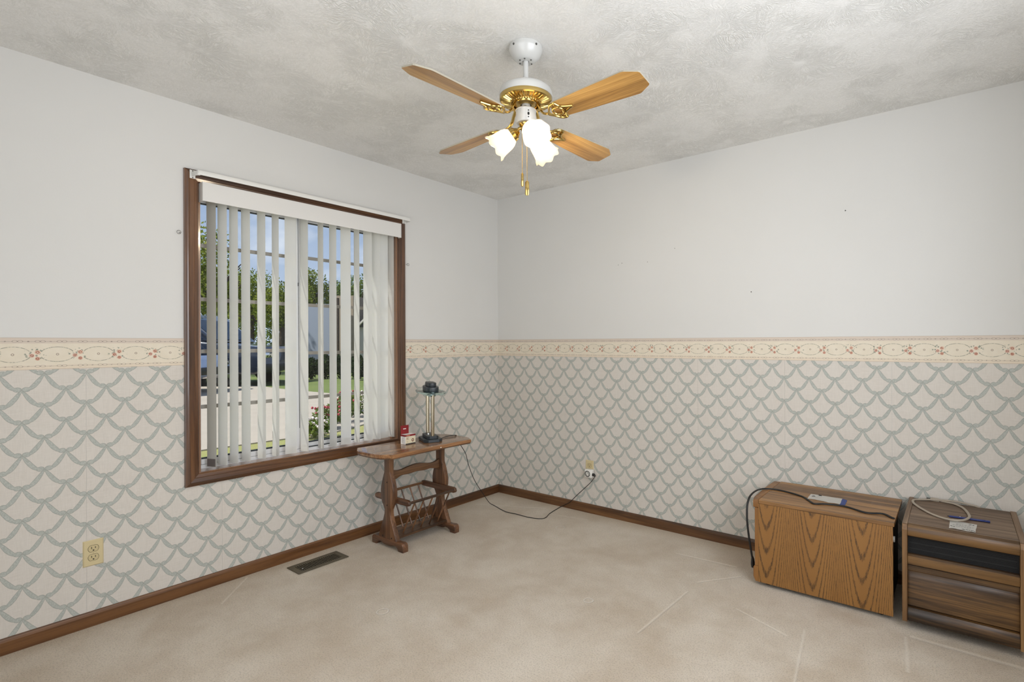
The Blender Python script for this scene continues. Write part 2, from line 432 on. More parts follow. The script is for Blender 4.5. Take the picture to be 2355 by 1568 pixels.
# oak front with cathedral figure
g = NT('oak_cathedral_front'); co = g.coord(); x, y, z = g.xyz(co)
n = g.noise(g.mapping(co, (1, 1, 0.12)), 14, 3, 0.55)
ju = ((x-2.204)/0.213); cell = ju.floor(); fu = (ju.fract()-0.5)*0.213
rnd = ((cell*12.9898+4.1).sin()*43.7).fract()
zz = z*0.33+rnd*0.2
cath = zz-fu*fu*24.0-fu.abs()*0.25+(n-0.5)*0.03
jag = g.noise(g.mapping(co, (1, 1, .4)), 260, 2, 0.6)
ph = (cath*26.0+(jag-0.5)*0.4)
stripe = ph.fract()
dark = (stripe-0.5).abs().step(0.30, 0.46)
pores = g.noise(g.mapping(co, (1, 1, 0.05)), 420, 2, 0.6).step(0.40, 0.62)
c = g.mix(g.noise(g.mapping(co, (1, 1, .2)), 9, 3), srgb(130, 88, 40), srgb(152, 108, 54))
c = g.mix(dark*(0.45+0.5*pores), c, srgb(66, 44, 22))
M['oak_front'] = g.done(g.pbsdf(c, 0.42, 0, Coat_Weight=0.1))

M['white_enamel'] = simple('white_enamel', srgb(208, 208, 205), 0.3, 0, None, Coat_Weight=0.4)
M['screw'] = simple('dark_screw', srgb(84, 84, 80), 0.4, 0.8)
M['brass'] = simple('polished_brass', srgb(200, 172, 106), 0.16, 1.0)
M['vinyl'] = simple('white_vinyl', srgb(226, 228, 230), 0.4)
M['muntin'] = simple('backlit_muntin', srgb(150, 146, 138), 0.5)  # white bars seen against the light; their backlit shade is in this grey
M['gasket'] = simple('dark_gasket', srgb(28, 34, 38), 0.6)
M['white_metal'] = simple('white_painted_metal', srgb(226, 225, 220), 0.45)
M['valance'] = simple('white_valance', srgb(220, 218, 214), 0.6)
M['ivory'] = simple('ivory_plastic', srgb(206, 190, 148), 0.4)
M['ivory_dark'] = simple('ivory_plastic_socket', srgb(196, 180, 138), 0.4)
M['slot'] = simple('socket_slot_black', srgb(16, 14, 12), 0.7)
M['white_plastic'] = simple('white_plastic', srgb(230, 228, 222), 0.4)
M['grey_plastic'] = simple('grey_plastic', srgb(168, 166, 160), 0.45)
M['black_plastic'] = simple('black_plastic', srgb(20, 20, 21), 0.45)
M['black_cord'] = simple('black_cord', srgb(14, 13, 13), 0.5)
M['beige_cord'] = simple('beige_cord', srgb(168, 156, 140), 0.5)
M['slate'] = simple('slate_black_lacquer', srgb(40, 47, 52), 0.38, 0, (220, 0.08, 0.001))
M['chrome_brass'] = simple('satin_brass_pole', srgb(196, 186, 164), 0.14, 1.0)
M['chrome'] = simple('chrome', srgb(220, 222, 224), 0.1, 1.0)
M['steel_wire'] = simple('steel_wire', srgb(120, 120, 118), 0.35, 1.0)
M['register'] = simple('bronze_register', srgb(92, 84, 68), 0.5, 0.2)
M['void'] = simple('black_void', srgb(8, 8, 8), 0.9)
M['paper'] = simple('white_paper', srgb(248, 246, 240), 0.8)
M['blue_paper'] = simple('blue_paper', srgb(56, 72, 130), 0.7)
M['blue_plastic'] = simple('blue_plastic', srgb(34, 48, 108), 0.35)
M['ink'] = simple('black_ink', srgb(30, 30, 34), 0.8)
M['red_card'] = simple('red_card', srgb(132, 26, 30), 0.5)
M['cream_card'] = simple('cream_card', srgb(226, 214, 184), 0.6)
M['white_card'] = simple('white_card', srgb(236, 232, 228), 0.6)
M['orange_ink'] = simple('brown_ink', srgb(120, 70, 48), 0.7)
M['grille'] = simple('black_grille', srgb(9, 9, 10), 0.7, 0, (300, 0.3, 0.002))
M['grille_wire'] = simple('dusty_grille_wire', srgb(66, 68, 68), 0.5, 0.4)
M['blade_edge'] = simple('blade_edge_grey', srgb(170, 164, 148), 0.5)

def glass_mat(name, tint, refl=1.0):
    g = NT(name); t = g.new('ShaderNodeBsdfTransparent'); t.inputs[0].default_value = tint
    gl = g.new('ShaderNodeBsdfGlossy'); gl.inputs['Roughness'].default_value = 0.02
    fr = g.new('ShaderNodeFresnel'); fr.inputs['IOR'].default_value = 1.45
    m = g.new('ShaderNodeMixShader'); k = V(g, fr.outputs[0])*refl
    g.put(m.inputs[0], k); g.t.links.new(t.outputs[0], m.inputs[1]); g.t.links.new(gl.outputs[0], m.inputs[2]); return g.done(m.outputs[0])
M['pane'] = glass_mat('window_glass', (0.96, 0.98, 0.98, 1), 0.6)
g = NT('lamp_plate_glass'); M['lamp_glass'] = g.done(g.pbsdf((0.62, 0.85, 0.82, 1), 0.03, 0, None, Transmission_Weight=0.95, IOR=1.45))
def trans_mat(name, col, tcol, w, rough=0.7, emis=None):
    g = NT(name); d = g.new('ShaderNodeBsdfDiffuse'); d.inputs[0].default_value = col
    t = g.new('ShaderNodeBsdfTranslucent'); t.inputs[0].default_value = tcol
    m = g.new('ShaderNodeMixShader'); m.inputs[0].default_value = w
    g.t.links.new(d.outputs[0], m.inputs[1]); g.t.links.new(t.outputs[0], m.inputs[2]); return g.done(m.outputs[0])
M['vane'] = trans_mat('white_fabric_vane', (0.93, 0.925, 0.90, 1), (0.93, 0.925, 0.90, 1), 0.5)
M['vane_grey'] = trans_mat('grey_fabric_vane', srgb(222, 220, 214), srgb(214, 210, 202), 0.30)  # greyer and less translucent than the other vanes
M['vane_hem'] = simple('grey_hem', srgb(150, 140, 136), 0.8)
M['shade'] = trans_mat('frosted_glass_shade', srgb(236, 230, 218), (0.60, 0.57, 0.50, 1), 0.52)
g = NT('lit_bulb'); em = g.new('ShaderNodeEmission'); em.inputs[0].default_value = (1.0, 0.85, 0.64, 1); em.inputs[1].default_value = 230.0
M['bulb'] = g.done(em.outputs[0])

# outdoors
g = NT('lawn_grass'); co = g.coord(); c = g.mix(g.noise(co, 1.2, 3), srgb(82, 98, 42), srgb(116, 126, 64)); c = g.mix(g.noise(co, 60, 2)*0.5, c, srgb(70, 88, 36))
M['lawn'] = g.done(g.pbsdf(c, 0.95, 0, g.bump(g.noise(co, 80, 2), 0.6, 0.02)))
g = NT('dry_grass'); co = g.coord(); c = g.mix(g.noise(co, 5, 3), srgb(150, 140, 92), srgb(128, 138, 72))
M['dry_grass'] = g.done(g.pbsdf(c, 0.95, 0, g.bump(g.noise(co, 90, 2), 0.6, 0.02)))
g = NT('driveway_concrete'); co = g.coord(); c = g.mix(g.noise(co, 3, 4), srgb(150, 141, 129), srgb(168, 158, 146))
M['concrete'] = g.done(g.pbsdf(c, 0.9, 0, g.bump(g.noise(co, 60, 3), 0.2, 0.01)))
def leafmat(name, a, b):
    g = NT(name); n = g.noise(g.coord(), 2.2, 2); n2 = g.noise(g.coord(), 17, 2)
    c = g.mix((n*0.5+n2*0.5).step(0.35, 0.65), a, b)
    d = g.new('ShaderNodeBsdfDiffuse'); g.put(d.inputs[0], c); t = g.new('ShaderNodeBsdfTranslucent'); g.put(t.inputs[0], c)
    m = g.new('ShaderNodeMixShader'); m.inputs[0].default_value = 0.3; g.t.links.new(d.outputs[0], m.inputs[1]); g.t.links.new(t.outputs[0], m.inputs[2]); return g.done(m.outputs[0])
M['leaf'] = leafmat('tree_leaf', srgb(74, 92, 28), srgb(138, 146, 62))
M['leaf_dark'] = leafmat('dark_leaf', srgb(28, 44, 26), srgb(62, 78, 40))
M['leaf_mid'] = leafmat('garden_leaf', srgb(64, 90, 40), srgb(120, 132, 66))
M['petal_red'] = simple('red_petal', srgb(168, 60, 72), 0.7); M['petal_white'] = simple('white_petal', srgb(228, 214, 212), 0.7)
M['bark'] = simple('tree_bark', srgb(66, 54, 44), 0.9, 0, (30, 0.5, 0.02))
M['navy_paint'] = simple('navy_car_paint', srgb(24, 34, 50), 0.22, 0, None, Coat_Weight=1.0)
M['silver_paint'] = simple('silver_blue_car_paint', srgb(170, 182, 206), 0.25, 0.2, None, Coat_Weight=0.8)
M['car_glass'] = simple('car_window_glass', srgb(34, 52, 72), 0.05, 0, None, Coat_Weight=1.0)
M['tyre'] = simple('tyre_rubber', srgb(20, 20, 21), 0.85)
M['siding_blue'] = simple('blue_grey_siding', srgb(140, 148, 164), 0.8)
M['siding_tan'] = simple('tan_siding', srgb(150, 134, 116), 0.8)
M['roofing'] = simple('dark_shingle', srgb(62, 62, 64), 0.9, 0, (25, 0.5, 0.02))
M['gable'] = simple('pale_gable', srgb(196, 190, 182), 0.8)

# ------------------------------------------------------------------ room shell
OY0, OY1, OZ0, OZ1 = -2.162, -0.983, 0.592, 2.057       # window opening in the left wall
XE, YS, TH = 3.55, -3.50, 0.16
bm = BM()
box(bm, -TH, 0, YS-TH, OY0, -0.1, H); box(bm, -TH, 0, OY1, TH, -0.1, H)
box(bm, -TH, 0, OY0, OY1, -0.1, OZ0); box(bm, -TH, 0, OY0, OY1, OZ1, H)
wall_left = struct(obj('wall_left', bm, M['wall']))
bm = BM(); box(bm, 0, XE+TH, 0, TH, -0.1, H); wall_right = struct(obj('wall_right', bm, M['wall']))
# walls behind the camera, each with an unseen opening added to let light in
bm = BM(); wy0, wy1, wz0, wz1 = -2.70, -1.20, 0.70, 2.20
box(bm, XE, XE+TH, YS-TH, wy0, -0.1, H); box(bm, XE, XE+TH, wy1, 0, -0.1, H); box(bm, XE, XE+TH, wy0, wy1, -0.1, wz0); box(bm, XE, XE+TH, wy0, wy1, wz1, H)
wall_east = struct(obj('wall_east', bm, M['wall']))
bm = BM(); dx0, dx1, dz1 = 1.40, 2.80, 2.15
box(bm, 0, dx0, YS-TH, YS, -0.1, H); box(bm, dx1, XE, YS-TH, YS, -0.1, H); box(bm, dx0, dx1, YS-TH, YS, dz1, H)
wall_south = struct(obj('wall_south', bm, M['wall']))
bm = BM()
for q in ((0.9, dx0-0.001, -5.4, YS-TH, -0.1, H), (dx1+0.001, 3.3, -5.4, YS-TH, -0.1, H), (0.9, 3.3, -5.5, -5.4, -0.1, H), (0.9, 3.3, -5.5, YS-TH, H, H+0.1), (0.9, 3.3, -5.5, YS-TH, -0.2, -0.001)): box(bm, *q)
struct(obj('wall_sun_block', bm, M['wall']))  # added closed hall, unseen, keeps the sun out of the doorway
bm = BM(); box(bm, -TH, XE+TH, YS-TH, TH, H, H+0.12); ceiling = struct(obj('ceiling', bm, M['ceiling']))
bm = BM(); box(bm, 0, XE, YS, 0, -0.1, 0); floor = struct(obj('floor', bm, M['carpet']))

# wallpaper drops: each drop of paper is a piece of its wall
CAS_Y0, CAS_Y1, CAS_Z0, CAS_Z1 = -2.222, -0.930, 0.530, 2.117
ZB, ZT = 0.05, 1.141
def drops_left():
    seams = [YS]+[-2.586-0.53, -2.586, -2.056, -1.526, -0.996, -0.466]+[-0.0012]
    for a, b in zip(seams, seams[1:]):
        a += 0.0005; b -= 0.0005
        cuts = sorted({a, b}|{c for c in (CAS_Y0+0.02, CAS_Y1-0.02) if a < c < b})
        bm = BM()
        for p, q in zip(cuts, cuts[1:]):
            mid = (p+q)/2
            box(bm, 0, 0.0012, p, q, ZB, (CAS_Z0+0.03) if CAS_Y0+0.01 < mid < CAS_Y1-0.01 else ZT)
        obj('wallpaper_strip', bm, M['paper_left'], wall_left)
drops_left()
sx = [0.0]+[0.70, 1.228, 1.756, 2.284, 2.812, 3.340]+[XE]
for a, b in zip(sx, sx[1:]):
    bm = BM(); box(bm, a+0.0005, b-0.0005, -0.0012, 0, ZB, ZT); obj('wallpaper_strip', bm, M['paper_right'], wall_right)
bm = BM(); box(bm, 0, 0.0018, YS, CAS_Y0+0.02, 1.139, 1.2715); obj('wallpaper_border', bm, M['border_left'], wall_left)
bm = BM(); box(bm, 0, 0.0018, CAS_Y1-0.02, -0.0018, 1.139, 1.2715); obj('wallpaper_border', bm, M['border_left'], wall_left)
bm = BM(); box(bm, 0.0018, XE, -0.0018, 0, 1.139, 1.2715); obj('wallpaper_border', bm, M['border_right'], wall_right)

# baseboards
BBP = [(0, 0), (0.012, 0), (0.012, 0.050), (0.0105, 0.058), (0.007, 0.0635), (0.004, 0.0655), (0, 0.0655)]
bm = BM(); prism(bm, BBP, YS, 0, 'y'); struct(obj('baseboard_left', bm, M['trim']))
bm = BM(); prism(bm, [(-a, b) for a, b in BBP], 0.012, XE, 'x'); struct(obj('baseboard_right', bm, M['trim_x']))

# ------------------------------------------------------------------ window_1
win = struct(empty('window_1', (0, (OY0+OY1)/2, OZ0)))
CP = [(0.0, 0.0), (0.0, 0.010), (0.004, 0.0145), (0.018, 0.0165), (0.021, 0.020), (0.040, 0.0225), (0.044, 0.019), (0.053, 0.0185), (0.059, 0.016), (0.060, 0.0)]
def casing(side):
    bm = BM(); A = []; B = []
    for (o, xx) in CP:
        y0, y1, z0, z1 = OY0-o, OY1+o*0.9, OZ0-o, OZ1+o
        p = {'b': ((y0, z0), (y1, z0)), 't': ((y0, z1), (y1, z1)), 'l': ((y0, z0), (y0, z1)), 'r': ((y1, z0), (y1, z1))}[side]
        A.append(bm.verts.new((xx, *p[0]))); B.append(bm.verts.new((xx, *p[1])))
    n = len(CP)
    for i in range(n): bm.faces.new((A[i], A[(i+1) % n], B[(i+1) % n], B[i]))
    bm.faces.new(A); bm.faces.new(B[::-1])
    return obj('casing', bm, M['trim'] if side in 'bt' else M['trim_z'], win, smooth=True)
for s in 'btlr': casing(s)
for (y0, y1, z0, z1) in ((OY0-0.001, OY0+0.012, OZ0, OZ1), (OY1-0.012, OY1+0.001, OZ0, OZ1), (OY0+.012, OY1-.012, OZ1-0.012, OZ1+0.001)):
    bm = BM(); box(bm, -0.075, -0.001, y0, y1, z0, z1); jb = obj('jamb', bm, M['jamb'], win)
    if y1 > OY1:
        for zc in (1.75, 1.58, 0.95, 1.36):
            bm = BM(); lathe(bm, [(0, 0.0006), (0.0035, 0.0006), (0.0035, -0.0006)], 10, frame_from((-0.045, y0, zc), (0, -1, 0))); obj('nail_hole', bm, M['slot'], jb)
bm = BM(); box(bm, -0.085, 0.004, OY0+0.001, OY1-0.001, OZ0-0.012, OZ0+0.004, 0.002); obj('sill', bm, M['jamb'], win)
# vinyl frame
bm = BM()
for (a, b, c, d) in ((OY0, OY0+0.022, OZ0, OZ1), (OY1-0.022, OY1, OZ0, OZ1), (OY0+.022, OY1-.022, OZ0-.002, OZ0+0.022), (OY0+.022, OY1-.022, OZ1-0.06, OZ1)):
    box(bm, -0.145, -0.076, a, b, c, d, 0.003)
obj('window_frame', bm, M['vinyl'], win)
def sash(y0, y1, x0, sl, sr, rail, toprail, mz):
    bm = BM(); za, zb = OZ0+0.023, OZ1-0.061
    for (a, b, c, d) in ((y0, y0+sl, za, zb), (y1-sr, y1, za, zb), (y0+sl, y1-sr, za, za+rail), (y0+sl, y1-sr, zb-toprail, zb)):
        box(bm, x0-0.024, x0, a, b, c, d, 0.003)
    so = obj('sash', bm, M['vinyl'], win)
    bm = BM(); box(bm, x0-0.014, x0-0.011, y0+sl-0.004, y1-sr+0.004, za+rail-0.004, zb-toprail+0.004); obj('pane', bm, M['pane'], so)
    bm = BM()
    for (a, b, c, d) in ((y0+sl, y1-sr, za+rail-.001, za+rail+0.005), (y0+sl, y1-sr, zb-toprail-0.003, zb-toprail+.001)):
        box(bm, x0-0.019, x0+0.0006, a, b, c, d)
    obj('gasket', bm, M['gasket'], so)
    for zc in mz:
        bm = BM(); box(bm, x0-0.010, x0-0.003, y0+sl+.001, y1-sr-.001, zc-0.010, zc+0.010, 0.002); obj('muntin', bm, M['muntin'], so)
sash(OY0+0.0225, -1.575, -0.079, 0.018, 0.060, 0.030, 0.020, (1.757, 1.477, 1.205, 0.916))
sash(-1.625, OY1-0.0225, -0.108, 0.075, 0.020, 0.026, 0.014, (1.767, 1.480, 1.187, 0.914))
bm = BM(); box(bm, -0.0785, -0.068, -1.600, -1.590, 1.58, 1.66, 0.003); obj('latch', bm, M['grey_plastic'], win, label='grey sash latch')
bm = BM(); box(bm, -0.140, -0.085, OY0+0.03, OY1-0.03, OZ0+0.0215, OZ0+0.0225); obj('track', bm, M['gasket'], win)

# eye hooks beside the casing
def eye_hook(y, z, lab):
    t = tag(empty('eye_hook', (0, y, z)), lab, 'hook')
    bm = BM(); c = Vector((0.014, y, z))
    tube(bm, [c+Vector((0, 0.0085*cos(a), 0.0085*sin(a))) for a in [2*pi*k/18 for k in range(18)]], 0.0011, 6, True)
    obj('ring', bm, M['steel_wire'], t, True)
    bm = BM(); s_ = 1 if y < -1.5 else -1
    tube(bm, [(-0.004, y+s_*0.004, z), (0.006, y+s_*0.006, z), (0.013, y+s_*0.0085, z-0.001)], 0.0012, 6); obj('shank', bm, M['steel_wire'], t, True)
eye_hook(-2.245, 1.793, 'small wire eye hook left of the window casing')
eye_hook(-0.905, 1.792, 'small wire eye hook right of the window casing')

# ------------------------------------------------------------------ curtain rod
rod = tag(empty('curtain_rod', (0.02, -1.57, 2.088)), 'flat white curtain rod across the top of the window casing', 'curtain rod')
bm = BM()
pth = catmull([(0.026, -2.192, 2.088), (0.055, -2.190, 2.088), (0.078, -2.176, 2.088), (0.086, -2.13, 2.089), (0.086, -1.57, 2.089), (0.086, -1.02, 2.088), (0.085, -0.952, 2.088), (0.072, -0.934, 2.088), (0.026, -0.932, 2.088)], 6)
tube(bm, pth, 0.012, 10, flat=(1.0, 0.22)); obj('rod_strip', bm, M['white_metal'], rod, True)
for yy in (-2.190, -0.945):
    bm = BM(); box(bm, 0.021, 0.025, yy-0.012, yy+0.012, 2.068, 2.110, 0.001); box(bm, 0.025, 0.044, yy-0.0015, yy+0.0015, 2.078, 2.098)
    b_ = obj('bracket', bm, M['white_metal'], rod)
    for zz in (2.072, 2.105):
        bm = BM(); lathe(bm, [(0, 0.0015), (0.003, 0.001), (0.003, 0)], 8, frame_from((0.025, yy, zz), (1, 0, 0))); obj('screw', bm, M['screw'], b_)

# ------------------------------------------------------------------ vertical blind
blind = tag(empty('vertical_blind', (0, -1.57, 2.05)), 'white vertical blind hanging half open in the window', 'blind')
bm = BM(); box(bm, 0.046, 0.051, -2.156, -0.986, 1.961, 2.056, 0.001); 
box(bm, 0.022, 0.046, -0.991, -0.986, 1.961, 2.056); box(bm, -0.02, 0.046, -2.156, -2.151, 1.961, 2.056)
obj('valance', bm, M['valance'], blind)
bm = BM(); box(bm, -0.050, 0.0, -2.145, -1.000, 2.012, 2.042, 0.003); obj('headrail', bm, M['white_metal'], blind)
bm = BM(); box(bm, -0.06, 0.045, -2.150, -0.996, 2.0425, 2.0445); obj('valance_top', bm, M['valance'], blind)
VAN = [(-2.091, 67), (-2.040, 66.5), (-1.986, 70), (-1.927, 68), (-1.847, 71.5), (-1.772, 79), (-1.688, 25.5), (-1.608, 73), (-1.508, 88), (-1.430, 76.5), (-1.346, 30.5), (-1.269, 88), (-1.190, 59), (-1.128, 66), (-1.070, 5), (-1.016, 79.5)]
for i, (yc, ang) in enumerate(VAN):
    a = R(ang); d = Vector((sin(a), cos(a), 0)); nrm = Vector((cos(a), -sin(a), 0)); c0 = Vector((-0.030 if ang > 40 else -0.028, yc, 0)); w = 0.060
    zb, zt = (0.606, 2.008)
    bm = BM(); rows = []
    for zz in (zb, zb+0.055, zb+0.06, 1.3, zt):
        row = []
        for k in range(7):
            s = (k/6-0.5); off = 0.0035*(1-(2*s)**2)
            p = c0+d*(s*w)+nrm*off; row.append(bm.verts.new((p.x, p.y, zz)))
        rows.append(row)
    for A, B in zip(rows, rows[1:]):
        for k in range(6): bm.faces.new((A[k], A[k+1], B[k+1], B[k]))
    r_ = bmesh.ops.solidify(bm, geom=list(bm.faces), thickness=0.0009)
    vn = obj('vane', bm, M['vane_grey'] if i == 0 else M['vane'], blind, True)
    if i == 0: vn['label'] = 'greyer vane with a grey bottom pocket'
    bm = BM(); p0 = c0-d*0.026+nrm*0.004; p1 = c0+d*0.026+nrm*0.004
    q = [bm.verts.new((p0.x, p0.y, zb+0.002)), bm.verts.new((p1.x, p1.y, zb+0.002)), bm.verts.new((p1.x, p1.y, zb+0.042)), bm.verts.new((p0.x, p0.y, zb+0.042))]
    bm.faces.new(q); bmesh.ops.solidify(bm, geom=list(bm.faces), thickness=0.0006)
    obj('bottom_weight', bm, M['vane_hem'] if i == 0 else M['vane'], vn)
    bm = BM(); box(bm, c0.x-0.004, c0.x+0.004, yc-0.004, yc+0.004, zt-0.002, 2.013); obj('clip', bm, M['white_plastic'], vn)
bm = BM(); tube(bm, [(-0.012, -1.653, 2.01), (-0.010, -1.653, 1.62), (-0.010, -1.653, 1.60)], 0.0014, 6); tube(bm, [(-0.010, -1.653, 1.60), (-0.0105, -1.653, 1.58)], 0.0025, 6)
tube(bm, catmull([(-0.010, -1.653, 1.58), (-0.012, -1.650, 1.2), (-0.014, -1.646, 0.75)], 6), 0.0014, 6)
obj('wand', bm, M['gasket'], blind, label='dark control wand and cord')

# ------------------------------------------------------------------ electrical outlets
def outlet(center, ndir, udir, lab, both=True):
    t = tag(empty('wall_outlet', center), lab, 'outlet', None)
    Mx = frame_from(center, ndir, udir)                 # local x = up, local z = out of the wall, local y = sideways
    bm = BM(); hw, hh_, th = 0.035, 0.057, 0.0055
    A = [bm.verts.new((sx*hh_, sy*hw, 0.0012)) for sx, sy in ((-1, -1), (-1, 1), (1, 1), (1, -1))]
    B = [bm.verts.new((sx*(hh_-.004), sy*(hw-.004), th)) for sx, sy in ((-1, -1), (-1, 1), (1, 1), (1, -1))]
    bm.faces.new(A[::-1]); bm.faces.new(B)
    for k in range(4): bm.faces.new((A[k], A[(k+1) % 4], B[(k+1) % 4], B[k]))
    for v in bm.verts: v.co = Mx @ v.co
    obj('cover_plate', bm, M['ivory'], t)
    for s in ((1, -1) if both else (1,)):
        pts = []
        for k in range(28):
            a = 2*pi*k/28; yy = 0.0172*cos(a); xx = max(-0.0135, min(0.0135, 0.0172*sin(a))); pts.append((xx+s*0.0195, yy))
        bm = BM(); prism(bm, pts, th-0.0008, th+0.0012, 'z', 0.0004, M=Mx); so = obj('socket', bm, M['ivory_dark'], t)
        bm = BM()
        tube(bm, [(Mx @ Vector((p[0], p[1], th+0.0001))) for p in [(s*0.0195+1.06*(q[0]-s*0.0195), 1.06*q[1]) for q in pts]], 0.0005, 4, True); obj('groove', bm, M['slot'], so)
        for (yy, w_, h_) in ((0.0064, 0.0011, 0.0045), (-0.0064, 0.0011, 0.0036)):
            bm = BM(); box(bm, s*0.0195+0.0035-h_, s*0.0195+0.0035+h_, yy-w_, yy+w_, th+0.0009, th+0.0014, M=Mx); obj('slot', bm, M['slot'], so)
        bm = BM(); lathe(bm, [(0, 0.0005), (0.0028, 0.0005), (0.0028, 0)], 12, Mx @ Matrix.Translation((s*0.0195-0.0075, 0, th+0.0010))); obj('slot', bm, M['slot'], so)
    bm = BM(); lathe(bm, [(0, 0.0012), (0.0022, 0.0008), (0.003, 0)], 10, Mx @ Matrix.Translation((0, 0, th-0.0001))); obj('screw', bm, M['ivory_dark'], t)
    return t
outlet((0, -2.564, 0.3215), (1, 0, 0), (0, 0, 1), 'ivory duplex wall outlet on the wall left of the window')
outlet((0.9225, 0, 0.3270), (0, -1, 0), (0, 0, 1), 'ivory duplex wall outlet near the corner with a white timer in it', False)

# plug-in timer in the right outlet
tm = tag(empty('plug_in_timer', (0.934, -0.007, 0.296)), 'white plug-in timer with a dial in the outlet near the corner', 'timer')
bm = BM(); box(bm, 0.905, 0.966, -0.046, -0.0070, 0.2665, 0.3245, 0.006, 3); obj('body', bm, M['white_plastic'], tm, True)
Mx = frame_from((0.9325, -0.046, 0.2945), (0, -1, 0), (0, 0, 1))
bm = BM(); lathe(bm, [(0.0, 0.0035), (0.016, 0.003), (0.0185, 0.0)], 24, Mx); dl = obj('dial', bm, M['grey_plastic'], tm, True)
bm = BM(); lathe(bm, [(0.0185, -0.0005), (0.0185, 0.0012), (0.0222, 0.0012), (0.0222, -0.0005)], 28, Mx); obj('dial_ring', bm, M['black_plastic'], dl, True)
bm = BM(); box(bm, -0.012, 0.012, -0.0022, 0.0022, 0.002, 0.008, 0.001, M=Mx @ Matrix.Rotation(R(25), 4, 'Z')); obj('knob', bm, M['white_plastic'], dl)

# ------------------------------------------------------------------ floor register
rg_ = tag(empty('floor_register', (0.165, -1.63, 0)), 'bronze metal floor register by the baseboard under the window', 'floor vent')
RY0, RY1, RX0, RX1 = -1.775, -1.486, 0.098, 0.232
bm = BM()
for (a, b, c, d) in ((RX0, RX0+0.026, RY0, RY1), (RX1-0.024, RX1, RY0, RY1), (RX0+.026, RX1-.024, RY0, RY0+0.030), (RX0+.026, RX1-.024, RY1-0.030, RY1)):
    box(bm, a, b, c, d, 0.0005, 0.006, 0.0015)
obj('frame', bm, M['register'], rg_)
bm = BM(); box(bm, RX0+0.02, RX1-0.02, RY0+0.02, RY1-0.02, 0.0003, 0.0012); obj('duct_dark', bm, M['void'], rg_)  # black sheet paints the dark of the opening below the louvers
n = 20
for k in range(n):
    yy = RY0+0.036+(RY1-RY0-0.072)*k/(n-1)
    bm = BM(); box(bm, RX0+0.024, RX1-0.022, yy-0.0022, yy+0.0022, 0.0014, 0.0050, M=None); obj('louver', bm, M['register'], rg_)
bm = BM(); box(bm, RX1-0.045, RX1-0.035, RY0+0.038, RY0+0.044, 0.004, 0.011, 0.001); obj('lever', bm, M['chrome'], rg_, label='bright damper lever')

# ------------------------------------------------------------------ magazine table
TX, TY = 0.288, -1.050
tb = tag(empty('magazine_table', (TX, TY, 0)), 'wooden side table with a spindle magazine rack below in the corner by the window', 'table')
# top outline with ogee ends
def end(sgn):
    return [(0.182, 0.304), (0.172, 0.309), (0.158, 0.316), (0.140, 0.330), (0.120, 0.343), (0.090, 0.351), (0.05, 0.355), (0.0, 0.356), (-0.05, 0.355), (-0.090, 0.351), (-0.120, 0.343), (-0.140, 0.330), (-0.158, 0.316), (-0.172, 0.309), (-0.182, 0.304)]
out = [(TX+a, TY+b) for a, b in end(1)]+[(TX-0.174, TY+0.2), (TX-0.172, TY), (TX-0.174, TY-0.2)]+[(TX+a, TY-b) for a, b in reversed(end(1))]+[(TX+0.176, TY-0.2), (TX+0.174, TY), (TX+0.176, TY+0.2)]
sm = []
for i, p in enumerate(out): sm.append(p)
bm = BM(); prism(bm, sm, 0.578, 0.600, 'z', 0.005, seg=3); obj('tabletop', bm, M['table_y'], tb, True)
bm = BM(); prism(bm, [(TX+(a-TX)*0.985, TY+(b-TY)*0.99) for a, b in sm], 0.572, 0.579, 'z', 0.002); obj('top_moulding', bm, M['table_yd'], tb)
PL = [(0.0, 0.031), (0.026, 0.094), (0.06, 0.0865), (0.10, 0.068), (0.135, 0.053), (0.17, 0.038), (0.205, 0.027), (0.225, 0.026), (0.245, 0.036), (0.275, 0.056), (0.31, 0.064), (0.345, 0.064), (0.375, 0.057), (0.405, 0.048), (0.43, 0.038), (0.455, 0.028), (0.50, 0.0275), (0.545, 0.029), (0.572, 0.030)]
PL = [(z_+0.0, w_) for z_, w_ in PL]
def plank(y0, y1):
    pts = [(0.040, 0.094)]+[p for p in PL if p[0] > 0.05]
    # smooth the half widths
    zs = [0.040+0.532*k/40 for k in range(41)]
    def wi(z_):
        for (a, wa), (b, wb) in zip(pts, pts[1:]):
            if a <= z_ <= b:
                t_ = (z_-a)/(b-a); t_ = t_*t_*(3-2*t_)*0.5+t_*0.5; return wa+(wb-wa)*t_
        return pts[-1][1]
    pol = [(TX-0.006+wi(z_), z_) for z_ in zs]+[(TX-0.006-wi(z_), z_) for z_ in reversed(zs)]
    bm = BM(); prism(bm, pol, y0, y1, 'y', 0.002)
    return obj('trestle', bm, M['table'], tb, True)
def foot(y0, y1):
    a = [(-0.155, 0.0), (-0.155, 0.036), (-0.146, 0.049), (-0.132, 0.054), (-0.105, 0.051), (0.105, 0.051), (0.132, 0.054), (0.148, 0.050), (0.156, 0.036), (0.156, 0.0), (0.112, 0.0), (0.104, 0.014), (0.088, 0.023), (0.062, 0.026), (0.046, 0.018), (0.03, 0.0145), (-0.03, 0.0145), (-0.046, 0.018), (-0.062, 0.026), (-0.088, 0.023), (-0.104, 0.014), (-0.112, 0.0)]
    bm = BM(); prism(bm, [(TX+p, q) for p, q in a], y0, y1, 'y', 0.003); return obj('foot', bm, M['table_x'], tb, True)
def pegs(y, zlist, ny, par):
    for xo, zz in zlist:
        bm = BM(); lathe(bm, [(0, 0.001), (0.0045, 0.001), (0.0045, -0.001)], 10, frame_from((TX-0.006+xo, y, zz), (0, ny, 0))); obj('peg_hole', bm, M['slot'], par)
